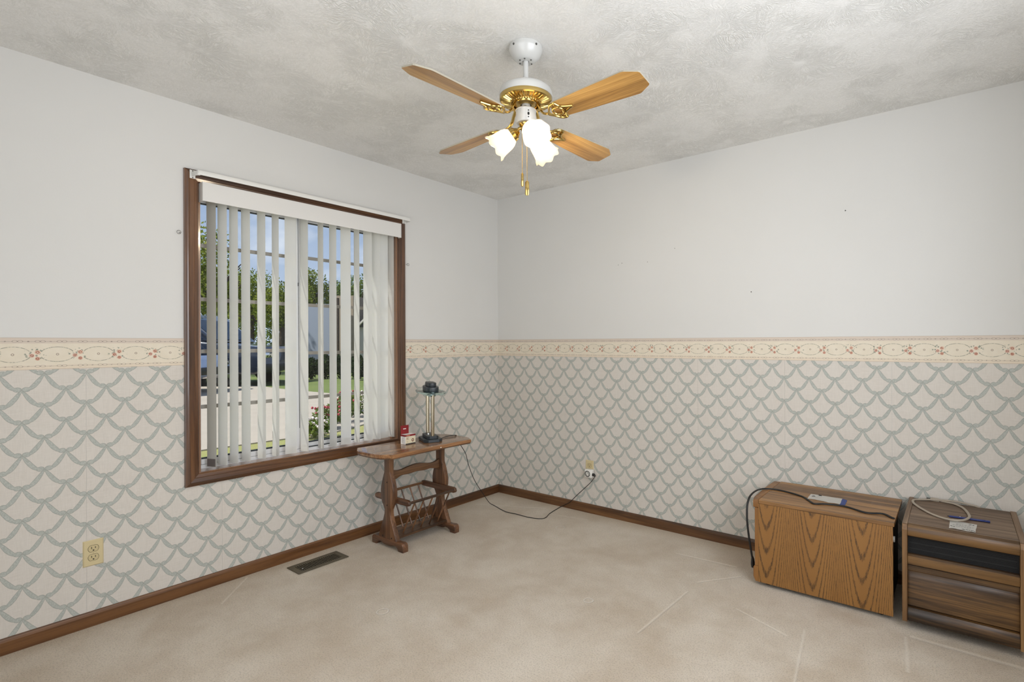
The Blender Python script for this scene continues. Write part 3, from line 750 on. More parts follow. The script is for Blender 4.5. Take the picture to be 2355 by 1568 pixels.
for s in (-1, 1):
    yo = TY+s*0.214
    t_ = plank(min(yo, yo-s*0.030), max(yo, yo-s*0.030)); foot(min(yo+s*0.006, yo-s*0.034), max(yo+s*0.006, yo-s*0.034))
    pegs(yo, [(0.0, 0.395), (0.0, 0.255), (-0.045, 0.062), (0.045, 0.062)], s, t_)
    # brace under the top across the trestle
    bm = BM()
    br = [(TX-0.10, 0.572), (TX-0.10, 0.562), (TX-0.085, 0.553), (TX-0.06, 0.556), (TX-0.045, 0.545), (TX+0.045, 0.545), (TX+0.06, 0.556), (TX+0.085, 0.553), (TX+0.10, 0.562), (TX+0.10, 0.572)]
    yb = TY+s*0.172
    pb = [(yb-0.011, 0), (yb+0.011, 0)]
    prism(bm, br, yb-0.011, yb+0.011, 'y', 0.002); obj('top_brace', bm, M['table_x'], tb)
    for q in (-1, 1):
        bm = BM(); y_in = TY+s*0.183; 
        cur = [(y_in, 0.572), (y_in, 0.530), (y_in-s*0.02, 0.533), (y_in-s*0.035, 0.545), (y_in-s*0.055, 0.548), (y_in-s*0.068, 0.556), (y_in-s*0.075, 0.572)]
        if q > 0: prism(bm, cur, TX-0.012, TX+0.006, 'x', 0.001); obj('corner_brace', bm, M['table_yd'], tb)
        else: bm.free()
# end brackets past the trestles (seen under both ends of the top)
bm = BM(); prism(bm, [(TY+0.214, 0.572), (TY+0.214, 0.550), (TY+0.25, 0.551), (TY+0.275, 0.556), (TY+0.284, 0.572)], TX-0.012, TX+0.006, 'x', 0.001); obj('corner_brace', bm, M['table_yd'], tb)
# wavy upper stretcher
zt = [(-0.184, 0.468), (-0.15, 0.457), (-0.11, 0.455), (-0.06, 0.464), (0.0, 0.471), (0.06, 0.464), (0.11, 0.455), (0.15, 0.457), (0.184, 0.470)]
zb_ = [(-0.184, 0.396), (-0.15, 0.406), (-0.11, 0.419), (-0.06, 0.417), (0.0, 0.421), (0.06, 0.417), (0.11, 0.419), (0.15, 0.410), (0.184, 0.396)]
up_ = [(p.x, p.y) for p in catmull([(a, b, 0) for a, b in zt], 5)]; lo_ = [(p.x, p.y) for p in catmull([(a, b, 0) for a, b in zb_], 5)]
bm = BM(); prism(bm, [(TY+a, b) for a, b in lo_]+[(TY+a, b) for a, b in reversed(up_)], TX-0.016, TX+0.004, 'x', 0.002); obj('stretcher', bm, M['table_yd'], tb, True)
# rack: shelf, end bars, rails, spindles
bm = BM(); box(bm, TX-0.082, TX+0.075, TY-0.184, TY+0.184, 0.058, 0.074, 0.002); obj('shelf', bm, M['table_yd'], tb)
for s in (-1, 1):
    y0 = TY+s*0.178
    bm = BM(); L_ = 0.174
    pl = [(TX-L_, 0.283), (TX-L_+0.006, 0.298), (TX-L_+0.02, 0.304), (TX+L_-0.02, 0.304), (TX+L_-0.006, 0.298), (TX+L_, 0.283), (TX+L_-0.006, 0.272), (TX+L_-0.02, 0.268), (TX-L_+0.02, 0.268), (TX-L_+0.006, 0.272)]
    prism(bm, pl, y0-0.010, y0+0.010, 'y', 0.004, seg=3); obj('rack_bar', bm, M['table_x'], tb, True)
for xr in (TX-0.160, TX+0.160):
    bm = BM(); tube(bm, [(xr, TY-0.168, 0.286), (xr, TY+0.168, 0.286)], 0.0085, 12); obj('rack_rail', bm, M['table_yd'], tb, True)
    for k in range(5):
        yy = TY+(k-2)*0.067; xb = TX+(0.042 if xr > TX else -0.050)
        bm = BM(); tube(bm, [(xr, yy, 0.284), (xb, yy, 0.074)], 0.0048, 8); obj('spindle', bm, M['table'], tb, True)
bm = BM(); box(bm, 0.4645, 0.4670, -1.002, -0.996, 0.584, 0.589); obj('paint_chip', bm, M['paper'], tb, label='pale chip in the front edge')

# ------------------------------------------------------------------ small lamp (piano / desk lamp)
LC = Vector((0.281-0.007, -0.931+0.003, 0.600)); la = math.atan2(-0.423, 0.906)
lp = tag(empty('desk_lamp', LC, la), 'desk lamp with twin brass poles, slate base and glass plate on the side table', 'lamp')
def chamf(A, B, c): return [(-A+c, -B), (A-c, -B), (A, -B+c), (A, B-c), (A-c, B), (-A+c, B), (-A, B-c), (-A, -B+c)]
bm = BM(); prism(bm, chamf(0.098, 0.060, 0.026), 0.0, 0.020, 'z', 0.003); obj('base', bm, M['slate'], lp, local=True)
bm = BM(); prism(bm, chamf(0.082, 0.036, 0.014), 0.0195, 0.040, 'z', 0.003); obj('base_step', bm, M['slate'], lp, local=True)
def pole(s):
    b, t_ = Vector((s*0.066, 0, 0.040)), Vector((s*0.074, 0, 0.328))
    bm = BM(); tube(bm, [b, b+(t_-b)*0.5, t_-(t_-b)*0.06], 0.0112, 14); p_ = obj('pole', bm, M['chrome_brass'], lp, True, True)
    bm = BM(); c0 = t_-(t_-b)*0.08
    tube(bm, [c0, c0+Vector((0, 0, 0.006)), c0+Vector((0, 0, 0.008)), c0+Vector((0, 0, 0.024))], [0.0120, 0.0140, 0.0130, 0.0140], 14); obj('pole_collar', bm, M['chrome'], p_, True, True)
pole(-1); pole(1)
bm = BM(); lathe(bm, [(0, 0.010), (0.006, 0.009), (0.007, 0.0)], 10, Matrix.Translation((0.0, -0.012, 0.040))); obj('switch', bm, M['chrome'], lp, True, True)
Tl = Matrix.Rotation(R(2.5), 4, 'Y')
def oval(A, B, n=40, p=2.0): return [(A*math.copysign(abs(cos(a))**(2/p), cos(a)), B*math.copysign(abs(sin(a))**(2/p), sin(a))) for a in [2*pi*k/n for k in range(n)]]
bm = BM(); prism(bm, oval(0.170, 0.090, 48, 2.2), 0.322, 0.3285, 'z', 0.002, M=Tl); obj('glass_plate', bm, M['lamp_glass'], lp, True, True)
bm = BM(); prism(bm, oval(0.085, 0.044, 40, 3.0), 0.3295, 0.361, 'z', 0.003, M=Tl); obj('lamp_head', bm, M['slate'], lp, True, True)
bm = BM(); prism(bm, oval(0.060, 0.030, 40, 3.0), 0.3605, 0.387, 'z', 0.003, M=Tl); obj('head_cap', bm, M['slate'], lp, True, True)
bm = BM(); prism(bm, oval(0.070, 0.030, 32, 2.4), 0.300, 0.3218, 'z', 0.003, M=Tl); obj('bulb_cover', bm, M['lamp_glass'], lp, True, True)
bm = BM()
cpts = [(0.303, -0.866, 0.606), (0.285, -0.835, 0.6035), (0.262, -0.772, 0.6035), (0.268, -0.722, 0.6035), (0.272, -0.700, 0.600), (0.272, -0.690, 0.585), (0.268, -0.668, 0.540), (0.258, -0.602, 0.455), (0.252, -0.567, 0.362), (0.245, -0.502, 0.238), (0.232, -0.400, 0.110), (0.222, -0.330, 0.030), (0.245, -0.300, 0.004), (0.410, -0.354, 0.004), (0.503, -0.350, 0.004), (0.648, -0.348, 0.004), (0.735, -0.306, 0.004), (0.702, -0.192, 0.004), (0.680, -0.05, 0.006), (0.700, -0.030, 0.018), (0.760, -0.028, 0.055), (0.820, -0.028, 0.112), (0.898, -0.030, 0.183), (0.950, -0.030, 0.232), (0.982, -0.030, 0.272), (0.985, -0.030, 0.280)]
tube(bm, catmull(cpts, 6), 0.0024, 6); obj('cord', bm, M['black_cord'], lp, True)
bm = BM(); tube(bm, [(0.9665, -0.028, 0.290), (0.976, -0.028, 0.289), (0.986, -0.029, 0.284), (0.990, -0.030, 0.280)], [0.011, 0.011, 0.007, 0.003], 10); obj('plug', bm, M['black_plastic'], lp, True)

# ------------------------------------------------------------------ little carton
bxr = tag(empty('small_carton', (0.249, -1.084, 0.600)), 'small red and cream carton with a hang tab on the side table', 'box')
bx0, bx1, by0, by1, bz = 0.2245, 0.2725, -1.1225, -1.0445, 0.6005
bm = BM(); box(bm, bx0, bx1, by0, by1, bz, bz+0.050, 0.0006, 1); obj('carton_body', bm, M['white_card'], bxr)
bm = BM(); box(bm, bx0, bx1, by0, by1, bz+0.0502, bz+0.0515); box(bm, bx0, bx1+0.0006, by0, by1, bz+0.0515, bz+0.061, 0.0006, 1); obj('carton_lid', bm, M['red_card'], bxr)
bm = BM(); box(bm, bx0+.003, bx1-.003, by0+.002, by1-.002, bz+0.0611, bz+0.0616); obj('lid_top', bm, M['white_card'], bxr)
bm = BM(); box(bm, bx0, bx0+0.0012, by0, by0+0.060, bz+0.0612, bz+0.116); tab_ = obj('hang_tab', bm, M['red_card'], bxr)
bm = BM(); box(bm, bx0+0.0012, bx0+0.0016, by0+0.018, by0+0.040, bz+0.091, bz+0.096); obj('tab_slot', bm, M['white_card'], tab_)
bm = BM(); box(bm, bx1, bx1+0.0005, by0+0.002, by1-0.002, bz+0.006, bz+0.049); fr_ = obj('front_print', bm, M['cream_card'], bxr)
bm = BM(); cyc, czc = by0+0.056, bz+0.024
tube(bm, [(bx1+0.0008, cyc+0.0065*cos(a), czc+0.008*sin(a)) for a in [2*pi*k/18 for k in range(18)]], 0.0026, 6, True, flat=(1, 0.25), upv=Vector((0, 1, 0)))
obj('printed_ring', bm, M['orange_ink'], fr_)
bm = BM()
for (ya, yb, zc) in ((0.008, 0.026, 0.043), (0.008, 0.022, 0.037), (0.008, 0.026, 0.032), (0.010, 0.020, 0.016)): box(bm, bx1+0.0004, bx1+0.0008, by0+ya, by0+yb, bz+zc-0.001, bz+zc+0.001)
obj('printed_lines', bm, M['orange_ink'], fr_)
bm = BM(); 
for k in range(6): box(bm, bx0+0.010, bx0+0.010+random.uniform(.010, .026), by0-0.0004, by0, bz+0.012+k*0.006, bz+0.0135+k*0.006)
obj('side_print', bm, M['grey_plastic'], bxr)
bm = BM(); box(bm, bx1-0.0002, bx1+0.0007, by0+0.002, by1-.001, bz+0.0005, bz+0.006); obj('bottom_band', bm, M['slate'], bxr)
bm = BM(); box(bm, bx1+0.0006, bx1+0.0010, by0+0.008, by0+0.034, bz+0.054, bz+0.0585); obj('lid_print', bm, simple('orange_print', srgb(214, 140, 110), .6), bxr)

# ------------------------------------------------------------------ oak-veneer case (portable appliance)
ob = tag(empty('oak_veneer_case', (2.55, -0.23, 0)), 'oak veneer appliance case against the wall, left of the dark heater', 'appliance')
bm = BM(); box(bm, 2.265, 2.8515, -0.450, -0.438, 0.020, 0.4195); obj('front_panel', bm, M['oak_front'], ob)
bm = BM(); box(bm, 2.266, 2.857, -0.4515, -0.014, 0.420, 0.438, 0.002); obj('top_panel', bm, M['oak_x'], ob)
bm = BM(); prism(bm, [(2.239, -0.450), (2.2645, -0.450), (2.2645, -0.016), (2.229, -0.016), (2.225, -0.06), (2.222, -0.2), (2.228, -0.40)], 0.396, 0.437, 'z', 0.006, seg=3); obj('end_cap', bm, M['oak_z'], ob, True)
bm = BM(); box(bm, 2.246, 2.2645, -0.449, -0.016, 0.0985, 0.3955, 0.002); obj('end_panel', bm, M['oak_z'], ob)
bm = BM(); prism(bm, [(2.250, 0.020), (2.2645, 0.020), (2.2645, 0.098), (2.244, 0.098), (2.239, 0.090), (2.239, 0.046), (2.241, 0.038)], -0.450, -0.016, 'y', 0.001); obj('end_plinth', bm, M['oak_z'], ob)
bm = BM(); box(bm, 2.266, 2.838, -0.4375, -0.016, 0.030, 0.4195); obj('black_back', bm, M['black_plastic'], ob)
for (xx, yy) in ((2.30, -0.40), (2.80, -0.40), (2.30, -0.06), (2.80, -0.06)):
    bm = BM(); lathe(bm, [(0, 0.0302), (0.012, 0.0302), (0.014, 0.0), (0, 0)], 12, Matrix.Translation((xx, yy, 0))); obj('foot', bm, M['black_plastic'], ob)
bm = BM(); box(bm, 2.838, 2.846, -0.432, -0.392, 0.300, 0.412, 0.003); ct = obj('control_plate', bm, M['grey_plastic'], ob)
bm = BM(); lathe(bm, [(0.013, 0), (0.013, 0.010), (0.0, 0.011)], 16, frame_from((2.846, -0.405, 0.352), (1, 0, 0))); obj('knob', bm, M['white_plastic'], ct, True)
bm = BM()
oc = [(2.850, -0.384, 0.408), (2.852, -0.384, 0.436), (2.842, -0.385, 0.4415), (2.802, -0.345, 0.4415), (2.735, -0.372, 0.4415), (2.645, -0.326, 0.4415), (2.561, -0.337, 0.4415), (2.512, -0.366, 0.4415), (2.479, -0.325, 0.4415), (2.431, -0.267, 0.4415), (2.338, -0.225, 0.442), (2.276, -0.218, 0.442), (2.228, -0.252, 0.443), (2.214, -0.330, 0.446), (2.206, -0.398, 0.432), (2.203, -0.430, 0.395), (2.204, -0.440, 0.345), (2.206, -0.440, 0.300), (2.211, -0.430, 0.230), (2.218, -0.415, 0.150), (2.221, -0.408, 0.115)]
tube(bm, catmull(oc, 6), 0.0046, 8, flat=(0.75, 1.15)); obj('power_cord', bm, M['black_cord'], ob, True)
bm = BM(); tube(bm, [(2.221, -0.408, 0.125), (2.222, -0.407, 0.108), (2.223, -0.406, 0.085), (2.224, -0.405, 0.070)], [0.006, 0.010, 0.013, 0.011], 10, flat=(0.8, 1.1)); pg = obj('plug', bm, M['black_plastic'], ob, True)
for dz in (0.0, 0.013):
    bm = BM(); box(bm, 2.230, 2.243, -0.409, -0.404, 0.074+dz, 0.0765+dz); obj('prong', bm, M['steel_wire'], pg)

def paper(name, corners, z, mat, lab, cat):
    """a thin curled scrap of paper: corners in order, subdivided and slightly lifted"""
    bm = BM(); n = 12; m = 5; rows = []
    c = [Vector((*p, 0)) for p in corners]
    for j in range(m+1):
        row = []
        for i in range(n+1):
            a, b = i/n, j/m
            p = (c[0]*(1-a)+c[1]*a)*(1-b)+(c[3]*(1-a)+c[2]*a)*b
            jx = random.uniform(-.0012, .0012) if (i in (0, n) or j in (0, m)) else 0
            row.append(bm.verts.new((p.x+jx, p.y+jx, z+0.0022*(1-min(1, 2*b))*abs(sin(a*5))+0.0012*abs(sin(a*9+b*3)))))
        rows.append(row)
    for A, B in zip(rows, rows[1:]):
        for i in range(n): bm.faces.new((A[i], A[i+1], B[i+1], B[i]))
    bmesh.ops.solidify(bm, geom=list(bm.faces), thickness=-0.0004)
    return tag(obj(name, bm, mat, None, True), lab, cat)
pp = paper('note_paper', [(2.464, -0.283), (2.615, -0.302), (2.610, -0.184), (2.460, -0.186)], 0.4385, M['paper'], 'torn white paper strip with a blue end on the oak case', 'paper')
bm = BM(); prism(bm, [(2.613, -0.301), (2.638, -0.295), (2.634, -0.203), (2.6095, -0.184)], 0.4388, 0.4396, 'z'); obj('blue_end', bm, M['blue_paper'], pp)
bm = BM(); tube(bm, [(2.476, -0.235, 0.442), (2.484, -0.222, 0.442), (2.480, -0.230, 0.442), (2.490, -0.228, 0.442)], 0.0012, 5); tube(bm, [(2.50, -0.196, 0.442), (2.514, -0.198, 0.442)], 0.002, 5); obj('pen_mark', bm, M['ink'], pp)

# ------------------------------------------------------------------ walnut heater
ht = tag(empty('walnut_heater', (3.09, -0.25, 0)), 'dark walnut laminate box heater with a black grille at the right edge', 'heater')
HX0, HX1, HY = 2.908, 3.278, -0.490
def side(x0, x1):
    pol = [(-0.496, 0.036), (-0.496, 0.432), (-0.486, 0.4535), (-0.030, 0.4575), (-0.016, 0.4575), (-0.016, 0.036)]
    bm = BM(); prism(bm, pol, x0, x1, 'x', 0.002); return obj('side_panel', bm, M['walnut_z'], ht)
side(2.8885, 2.9075); side(3.2785, 3.300)
for x0, x1 in ((2.8885, 2.9075), (3.2785, 3.300)):
    bm = BM(); prism(bm, [(-0.484, 0.4545), (-0.030, 0.4585), (-0.030, 0.4592), (-0.484, 0.4552)], x0, x1, 'x'); obj('side_edge_band', bm, M['walnut_ys'], ht)
bm = BM(); prism(bm, [(-0.466, 0.4535), (-0.486, 0.4475), (-0.492, 0.436), (-0.492, 0.412), (-0.486, 0.405), (-0.46, 0.405), (-0.03, 0.430), (-0.016, 0.430), (-0.016, 0.4535)], HX0, HX1, 'x', 0.001); 
obj('top_rail', bm, M['walnut_x'], ht, True)
bm = BM(); box(bm, HX0+0.0005, HX1-0.0005, -0.466, -0.018, 0.4537, 0.4549); obj('top_panel', bm, M['walnut_top'], ht)
bm = BM(); box(bm, HX0, HX1, -0.462, -0.440, 0.326, 0.404); gl = obj('grille', bm, M['grille'], ht)
for k in range(11):
    zz = 0.334+k*0.0062
    bm = BM(); tube(bm, [(HX0+0.006, -0.4635, zz), (HX1-0.006, -0.4635, zz)], 0.0007, 5); obj('grille_wire', bm, M['grille_wire'] if k in (2, 6) else M['grille'], gl)
bm = BM(); prism(bm, [(-0.464, 0.3258), (-0.480, 0.3258), (-0.490, 0.317), (-0.491, 0.300), (-0.488, 0.284), (-0.480, 0.278), (-0.464, 0.278)], HX0, HX1, 'x', 0.001); obj('front_rail', bm, M['walnut_x'], ht, True)
bm = BM(); box(bm, HX0, HX1, -0.468, -0.450, 0.252, 0.278); obj('reveal_board', bm, M['walnut_x'], ht)
bm = BM(); prism(bm, [(-0.462, 0.0965), (-0.474, 0.102), (-0.476, 0.225), (-0.470, 0.245), (-0.462, 0.252)], HX0, HX1, 'x', 0.001); obj('front_panel', bm, M['walnut_x'], ht, True)
bm = BM(); prism(bm, [(-0.464, 0.040), (-0.488, 0.040), (-0.491, 0.055), (-0.490, 0.082), (-0.480, 0.094), (-0.464, 0.0962)], HX0, HX1, 'x', 0.001); obj('bottom_rail', bm, M['walnut_x'], ht, True)
bm = BM(); box(bm, HX0, HX1, -0.440, -0.018, 0.044, 0.404); obj('inner_body', bm, M['black_plastic'], ht)
for (xx, yy) in ((2.95, -0.34), (3.24, -0.34), (2.95, -0.06), (3.24, -0.06)):
    bm = BM(); lathe(bm, [(0, 0.044), (0.013, 0.044), (0.015, 0.0), (0, 0)], 12, Matrix.Translation((xx, yy, 0))); obj('foot', bm, M['black_plastic'], ht)
ZT_ = 0.4549
bm = BM()
hc = [(3.180, -0.020, 0.446), (3.155, -0.022, 0.458), (3.120, -0.026, 0.464), (3.080, -0.024, 0.468), (3.000, -0.030, 0.464), (2.935, -0.055, 0.4605), (2.908, -0.086, 0.4605), (2.919, -0.160, 0.4605), (2.980, -0.275, 0.4605), (3.041, -0.335, 0.4625), (3.092, -0.340, 0.4665), (3.121, -0.285, 0.4665), (3.124, -0.200, 0.4615), (3.105, -0.100, 0.4605), (3.072, -0.045, 0.4605), (3.035, -0.030, 0.4605), (3.005, -0.022, 0.4605)]
tube(bm, catmull(hc, 6), 0.0048, 8, flat=(0.85, 1.2)); obj('power_cord', bm, M['beige_cord'], ht, True)
bm = BM(); box(bm, 2.975, 3.012, -0.034, -0.014, 0.4552, 0.470, 0.004); pg = obj('plug', bm, M['beige_cord'], ht, True)
for yy in (-0.030, -0.018):
    bm = BM(); box(bm, 2.960, 2.976, yy-0.001, yy+0.001, 0.460, 0.466); obj('prong', bm, M['steel_wire'], pg)
# handwritten note and the blue pen beside it
nt_ = paper('handwritten_note', [(3.053, -0.447), (3.142, -0.456), (3.149, -0.330), (3.056, -0.322)], ZT_+0.0008, M['paper'], 'handwritten white note card on top of the walnut heater', 'note')
bm = BM()
for r_, (ya, x0, x1) in enumerate(((-0.374, 3.078, 3.122), (-0.392, 3.066, 3.132), (-0.408, 3.078, 3.130), (-0.436, 3.098, 3.136), (-0.352, 3.122, 3.138), (-0.420, 3.058, 3.070))):
    xx = x0
    while xx < x1:
        w_ = random.uniform(0.004, 0.009); pts = []
        for k in range(5): pts.append((xx+w_*k/4, ya+random.uniform(-.0035, .0035)-(xx-3.06)*0.10, ZT_+0.0042))
        tube(bm, pts, 0.00035 if r_ < 3 else 0.0009, 4); xx += w_+0.003
obj('handwriting', bm, M['ink'], nt_)
pn = tag(empty('blue_pen', (3.10, -0.27, ZT_)), 'blue pen with a flat clip end lying on the walnut heater', 'pen')
pa, pb_ = Vector((3.052, -0.275, ZT_+0.0048)), Vector((3.192, -0.262, ZT_+0.0048))
dv = (pb_-pa).normalized()
bm = BM(); tube(bm, [pa, pa+dv*0.004, pb_-dv*0.03, pb_-dv*0.012], [0.0036, 0.0046, 0.0046, 0.0046], 10); obj('barrel', bm, M['blue_plastic'], pn, True)
bm = BM(); tube(bm, [pb_-dv*0.03, pb_-dv*0.012, pb_, pb_+dv*0.004], [0.0046, 0.008, 0.010, 0.008], 10, flat=(0.46, 1.0)); obj('flat_end', bm, M['blue_plastic'], pn, True)
bm = BM(); tube(bm, [pa-dv*0.007, pa], [0.0012, 0.0030], 8); obj('tip', bm, M['black_plastic'], pn, True)
bm = BM(); sphere(bm, pa+dv*0.040+Vector((0, 0, 0.0045)), 0.0018, 8, 6); obj('button', bm, M['white_plastic'], pn, True)

# ------------------------------------------------------------------ ceiling fan
F = Vector((1.6818, -1.5739, 0)); fx, fy = F.x, F.y
fan = tag(empty('ceiling_fan', (fx, fy, H)), 'four-blade oak and brass ceiling fan with three lit tulip shades', 'ceiling fan')
FT = Matrix.Translation((fx, fy, 0))
CAMAZ = math.atan2(CAM.y-fy, CAM.x-fx)
bm = BM(); lathe(bm, [(0, 2.4395), (0.066, 2.4395), (0.0675, 2.428), (0.0665, 2.420), (0.0635, 2.4165), (0.0615, 2.410), (0.055, 2.399), (0.044, 2.388), (0.036, 2.3815), (0.030, 2.380), (0.013, 2.380), (0.012, 2.383)], 40, FT); cn = obj('canopy', bm, M['white_enamel'], fan, True)
for da in (-45, 38, 180, 128):
    a = CAMAZ+R(da); bm = BM(); sphere(bm, (fx+0.0668*cos(a), fy+0.0668*sin(a), 2.4245), 0.0045, 8, 6); obj('screw', bm, M['screw'], cn, True)
for da in (-60, -10, 50, 120, 170, 240):
    a = CAMAZ+R(da); bm = BM(); sphere(bm, (fx+0.027*cos(a), fy+0.027*sin(a), 2.380), 0.0035, 8, 6); obj('screw', bm, M['screw'], cn, True)
bm = BM(); lathe(bm, [(0.0105, 2.382), (0.0105, 2.314), (0.016, 2.312), (0.018, 2.296), (0, 2.296)], 20, FT); obj('downrod', bm, M['white_enamel'], fan, True)
for da in (-85, 85):
    a = CAMAZ+R(da); bm = BM(); sphere(bm, (fx+0.018*cos(a), fy+0.018*sin(a), 2.305), 0.0042, 8, 6); obj('set_screw', bm, M['screw'], fan, True)
bm = BM(); lathe(bm, [(0, 2.300), (0.03, 2.299), (0.070, 2.283), (0.095, 2.2695), (0.104, 2.260), (0.107, 2.250), (0.107, 2.2335), (0.100, 2.2325), (0, 2.2325)], 48, FT); obj('motor_housing', bm, M['white_enamel'], fan, True)
nrib = 40
def rib(r, z, a, k):
    on = (k % 4) in (0, 1)
    return (r, z+(0.0 if on or r > 0.099 or r < 0.060 else 0.0055))
bm = BM(); lathe(bm, [(0.098, 2.2330), (0.1055, 2.2330), (0.1065, 2.226), (0.1050, 2.2185), (0.1000, 2.2155), (0.0985, 2.2150), (0.080, 2.2095), (0.0615, 2.2065), (0.0595, 2.2065), (0.056, 2.2110), (0.050, 2.2200)], nrib*4, FT, rmod=rib); obj('ribbed_ring', bm, M['brass'], fan, True)
bm = BM(); lathe(bm, [(0, 2.222), (0.052, 2.222), (0.052, 2.213), (0.046, 2.205), (0.030, 2.203), (0.022, 2.203)], 40, FT); obj('flywheel', bm, M['brass'], fan, True)
bm = BM(); lathe(bm, [(0.018, 2.206), (0.019, 2.196), (0.028, 2.190), (0.041, 2.184), (0.043, 2.181), (0.0405, 2.179), (0.0405, 2.135), (0.037, 2.130), (0, 2.130)], 40, FT); hub = obj('switch_housing', bm, M['white_enamel'], fan, True)
for (da, zz, sc) in ((14, 2.168, (0.0026, .0026)), (14, 2.155, (0.0042, 0.0065)), (14, 2.142, (0.0026, .0026))):
    a = CAMAZ+R(da); bm = BM(); Mx = frame_from((fx+0.0405*cos(a), fy+0.0405*sin(a), zz), (cos(a), sin(a), 0)) @ Matrix.Diagonal((sc[1], sc[0], 1, 1))
    lathe(bm, [(0, 0.0008), (1.0, 0.0008), (1.0, -0.001)], 14, Mx); obj('switch_slot', bm, M['slot'], hub)
a = CAMAZ-R(4); bm = BM(); lathe(bm, [(0, 0.0015), (0.0045, 0.001), (0.005, 0)], 12, frame_from((fx+0.036*cos(a), fy+0.036*sin(a), 2.1875), (cos(a)*.35, sin(a)*.35, 0.9))); obj('screw', bm, M['screw'], hub, True)
bm = BM(); lathe(bm, [(0, 2.1305), (0.026, 2.1305), (0.030, 2.126), (0.027, 2.120), (0.020, 2.114), (0.022, 2.106), (0.018, 2.098), (0.010, 2.092), (0.006, 2.085), (0, 2.083)], 32, FT); obj('light_fitter', bm, M['brass'], fan, True)
# blades and their irons
ZBL = 2.142; PITCH = R(-12)
for az in (-93.2, -2.2, 87.2, 174.9):
    A_ = FT @ Matrix.Rotation(R(az), 4, 'Z')
    Bm = A_ @ Matrix.Translation((0, 0, ZBL)) @ Matrix.Rotation(PITCH, 4, 'X')
    half = [(0.150, 0.030), (0.158, 0.041), (0.172, 0.0465), (0.30, 0.0545), (0.42, 0.0605), (0.492, 0.0640), (0.502, 0.0625), (0.546, 0.0385), (0.5505, 0.032)]
    pts = half+[(r_, -w_) for r_, w_ in reversed(half)]
    bl = bpy.data.objects.new('blade', None)
    bm = BM(); prism(bm, pts, -0.003, 0.003, 'z', 0.0008)
    me = bpy.data.meshes.new('blade'); bmesh.ops.recalc_face_normals(bm, faces=bm.faces)
    for f in bm.faces: f.material_index = 0 if f.normal.z < -0.5 else 1
    bm.to_mesh(me); bm.free(); me.materials.append(M['blade']); me.materials.append(M['blade_edge'])
    bl = bpy.data.objects.new('blade', me); COL.objects.link(bl); bl.parent = fan
    bl.matrix_local = _mw(fan).inverted() @ Bm; WM[bl.name] = Bm
    bm = BM()
    arm = catmull([(0.046, 0, 2.207), (0.060, 0, 2.199), (0.072, 0, 2.180), (0.082, 0, 2.158), (0.100, 0, 2.143), (0.128, 0, 2.137)], 6)
    tube(bm, [A_ @ p for p in arm], 0.0075, 10, flat=(0.6, 1.0))
    zz = -0.0075
    hl = [(0.122, 0.0, zz), (0.140, 0.018, zz), (0.158, 0.040, zz), (0.182, 0.0445, zz), (0.190, 0.026, zz), (0.206, 0.012, zz), (0.240, 0.0, zz)]
    tip = catmull(hl, 6)
    tube(bm, [Bm @ p for p in tip], 0.0055, 8); tube(bm, [Bm @ Vector((p.x, -p.y, p.z)) for p in tip], 0.0045, 8)
    ring = [Bm @ Vector((0.170+0.0215*cos(2*pi*k/24), 0.0215*sin(2*pi*k/24), zz-0.001)) for k in range(24)]
    tube(bm, ring, 0.0042, 8, True)
    tube(bm, [Bm @ Vector((0.190, 0.0, zz)), Bm @ Vector((0.238, 0, zz))], 0.003, 6)
    tube(bm, [Bm @ Vector((0.156, 0.016, zz)), Bm @ Vector((0.168, 0.040, zz))], 0.003, 6); tube(bm, [Bm @ Vector((0.156, -0.016, zz)), Bm @ Vector((0.168, -0.040, zz))], 0.003, 6)
    bi = obj('blade_iron', bm, M['brass'], fan, True)
    for (rr_, tt_) in ((0.176, 0.034), (0.176, -0.034), (0.224, 0.0)):
        bm = BM(); c_ = Bm @ Vector((rr_, tt_, -0.0045)); sphere(bm, c_, 0.0045, 8, 6); obj('screw', bm, M['brass'], bi, True)
# three lamps
for da in (18, -102, 138):
    a = CAMAZ+R(da); rd = Vector((cos(a), sin(a), 0)); C0 = Vector((fx, fy, 0))
    th_ = R(34); ax = rd*cos(th_)+Vector((0, 0, -sin(th_))); st = C0+rd*0.040+Vector((0, 0, 2.098))
    bm = BM(); tube(bm, catmull([C0+rd*0.012+Vector((0, 0, 2.112)), C0+rd*0.028+Vector((0, 0, 2.112)), st], 5), 0.0065, 10); obj('lamp_arm', bm, M['brass'], fan, True)
    Mx = frame_from(st, ax)
    bm = BM(); lathe(bm, [(0, -0.012), (0.012, -0.010), (0.018, 0.0), (0.0275, 0.008), (0.029, 0.022), (0.027, 0.022), (0.0255, 0.010), (0.0, 0.006)], 28, Mx); sk = obj('socket_cup', bm, M['brass'], fan, True)
    def scal(r, z, a_, k):
        q = max(0.0, (z-0.075)/0.04); w_ = cos(8*a_)
        return (r*(1+0.035*q*w_), z+0.005*q*w_)
    prof = [(0.0235, 0.010), (0.027, 0.020), (0.037, 0.034), (0.0425, 0.050), (0.0445, 0.068), (0.047, 0.086), (0.051, 0.102), (0.057, 0.112)]
    inner = [(r-0.0022, z) for r, z in reversed(prof)]
    bm = BM(); lathe(bm, prof+inner, 64, Mx, rmod=scal); sh = obj('lamp_shade', bm, M['shade'], fan, True)
    bm = BM(); lathe(bm, [(0, 0.012), (0.011, 0.014), (0.012, 0.030), (0.021, 0.046), (0.0285, 0.062), (0.0295, 0.074), (0.026, 0.088), (0.016, 0.099), (0, 0.103)], 24, Mx); obj('bulb', bm, M['bulb'], sh, True)
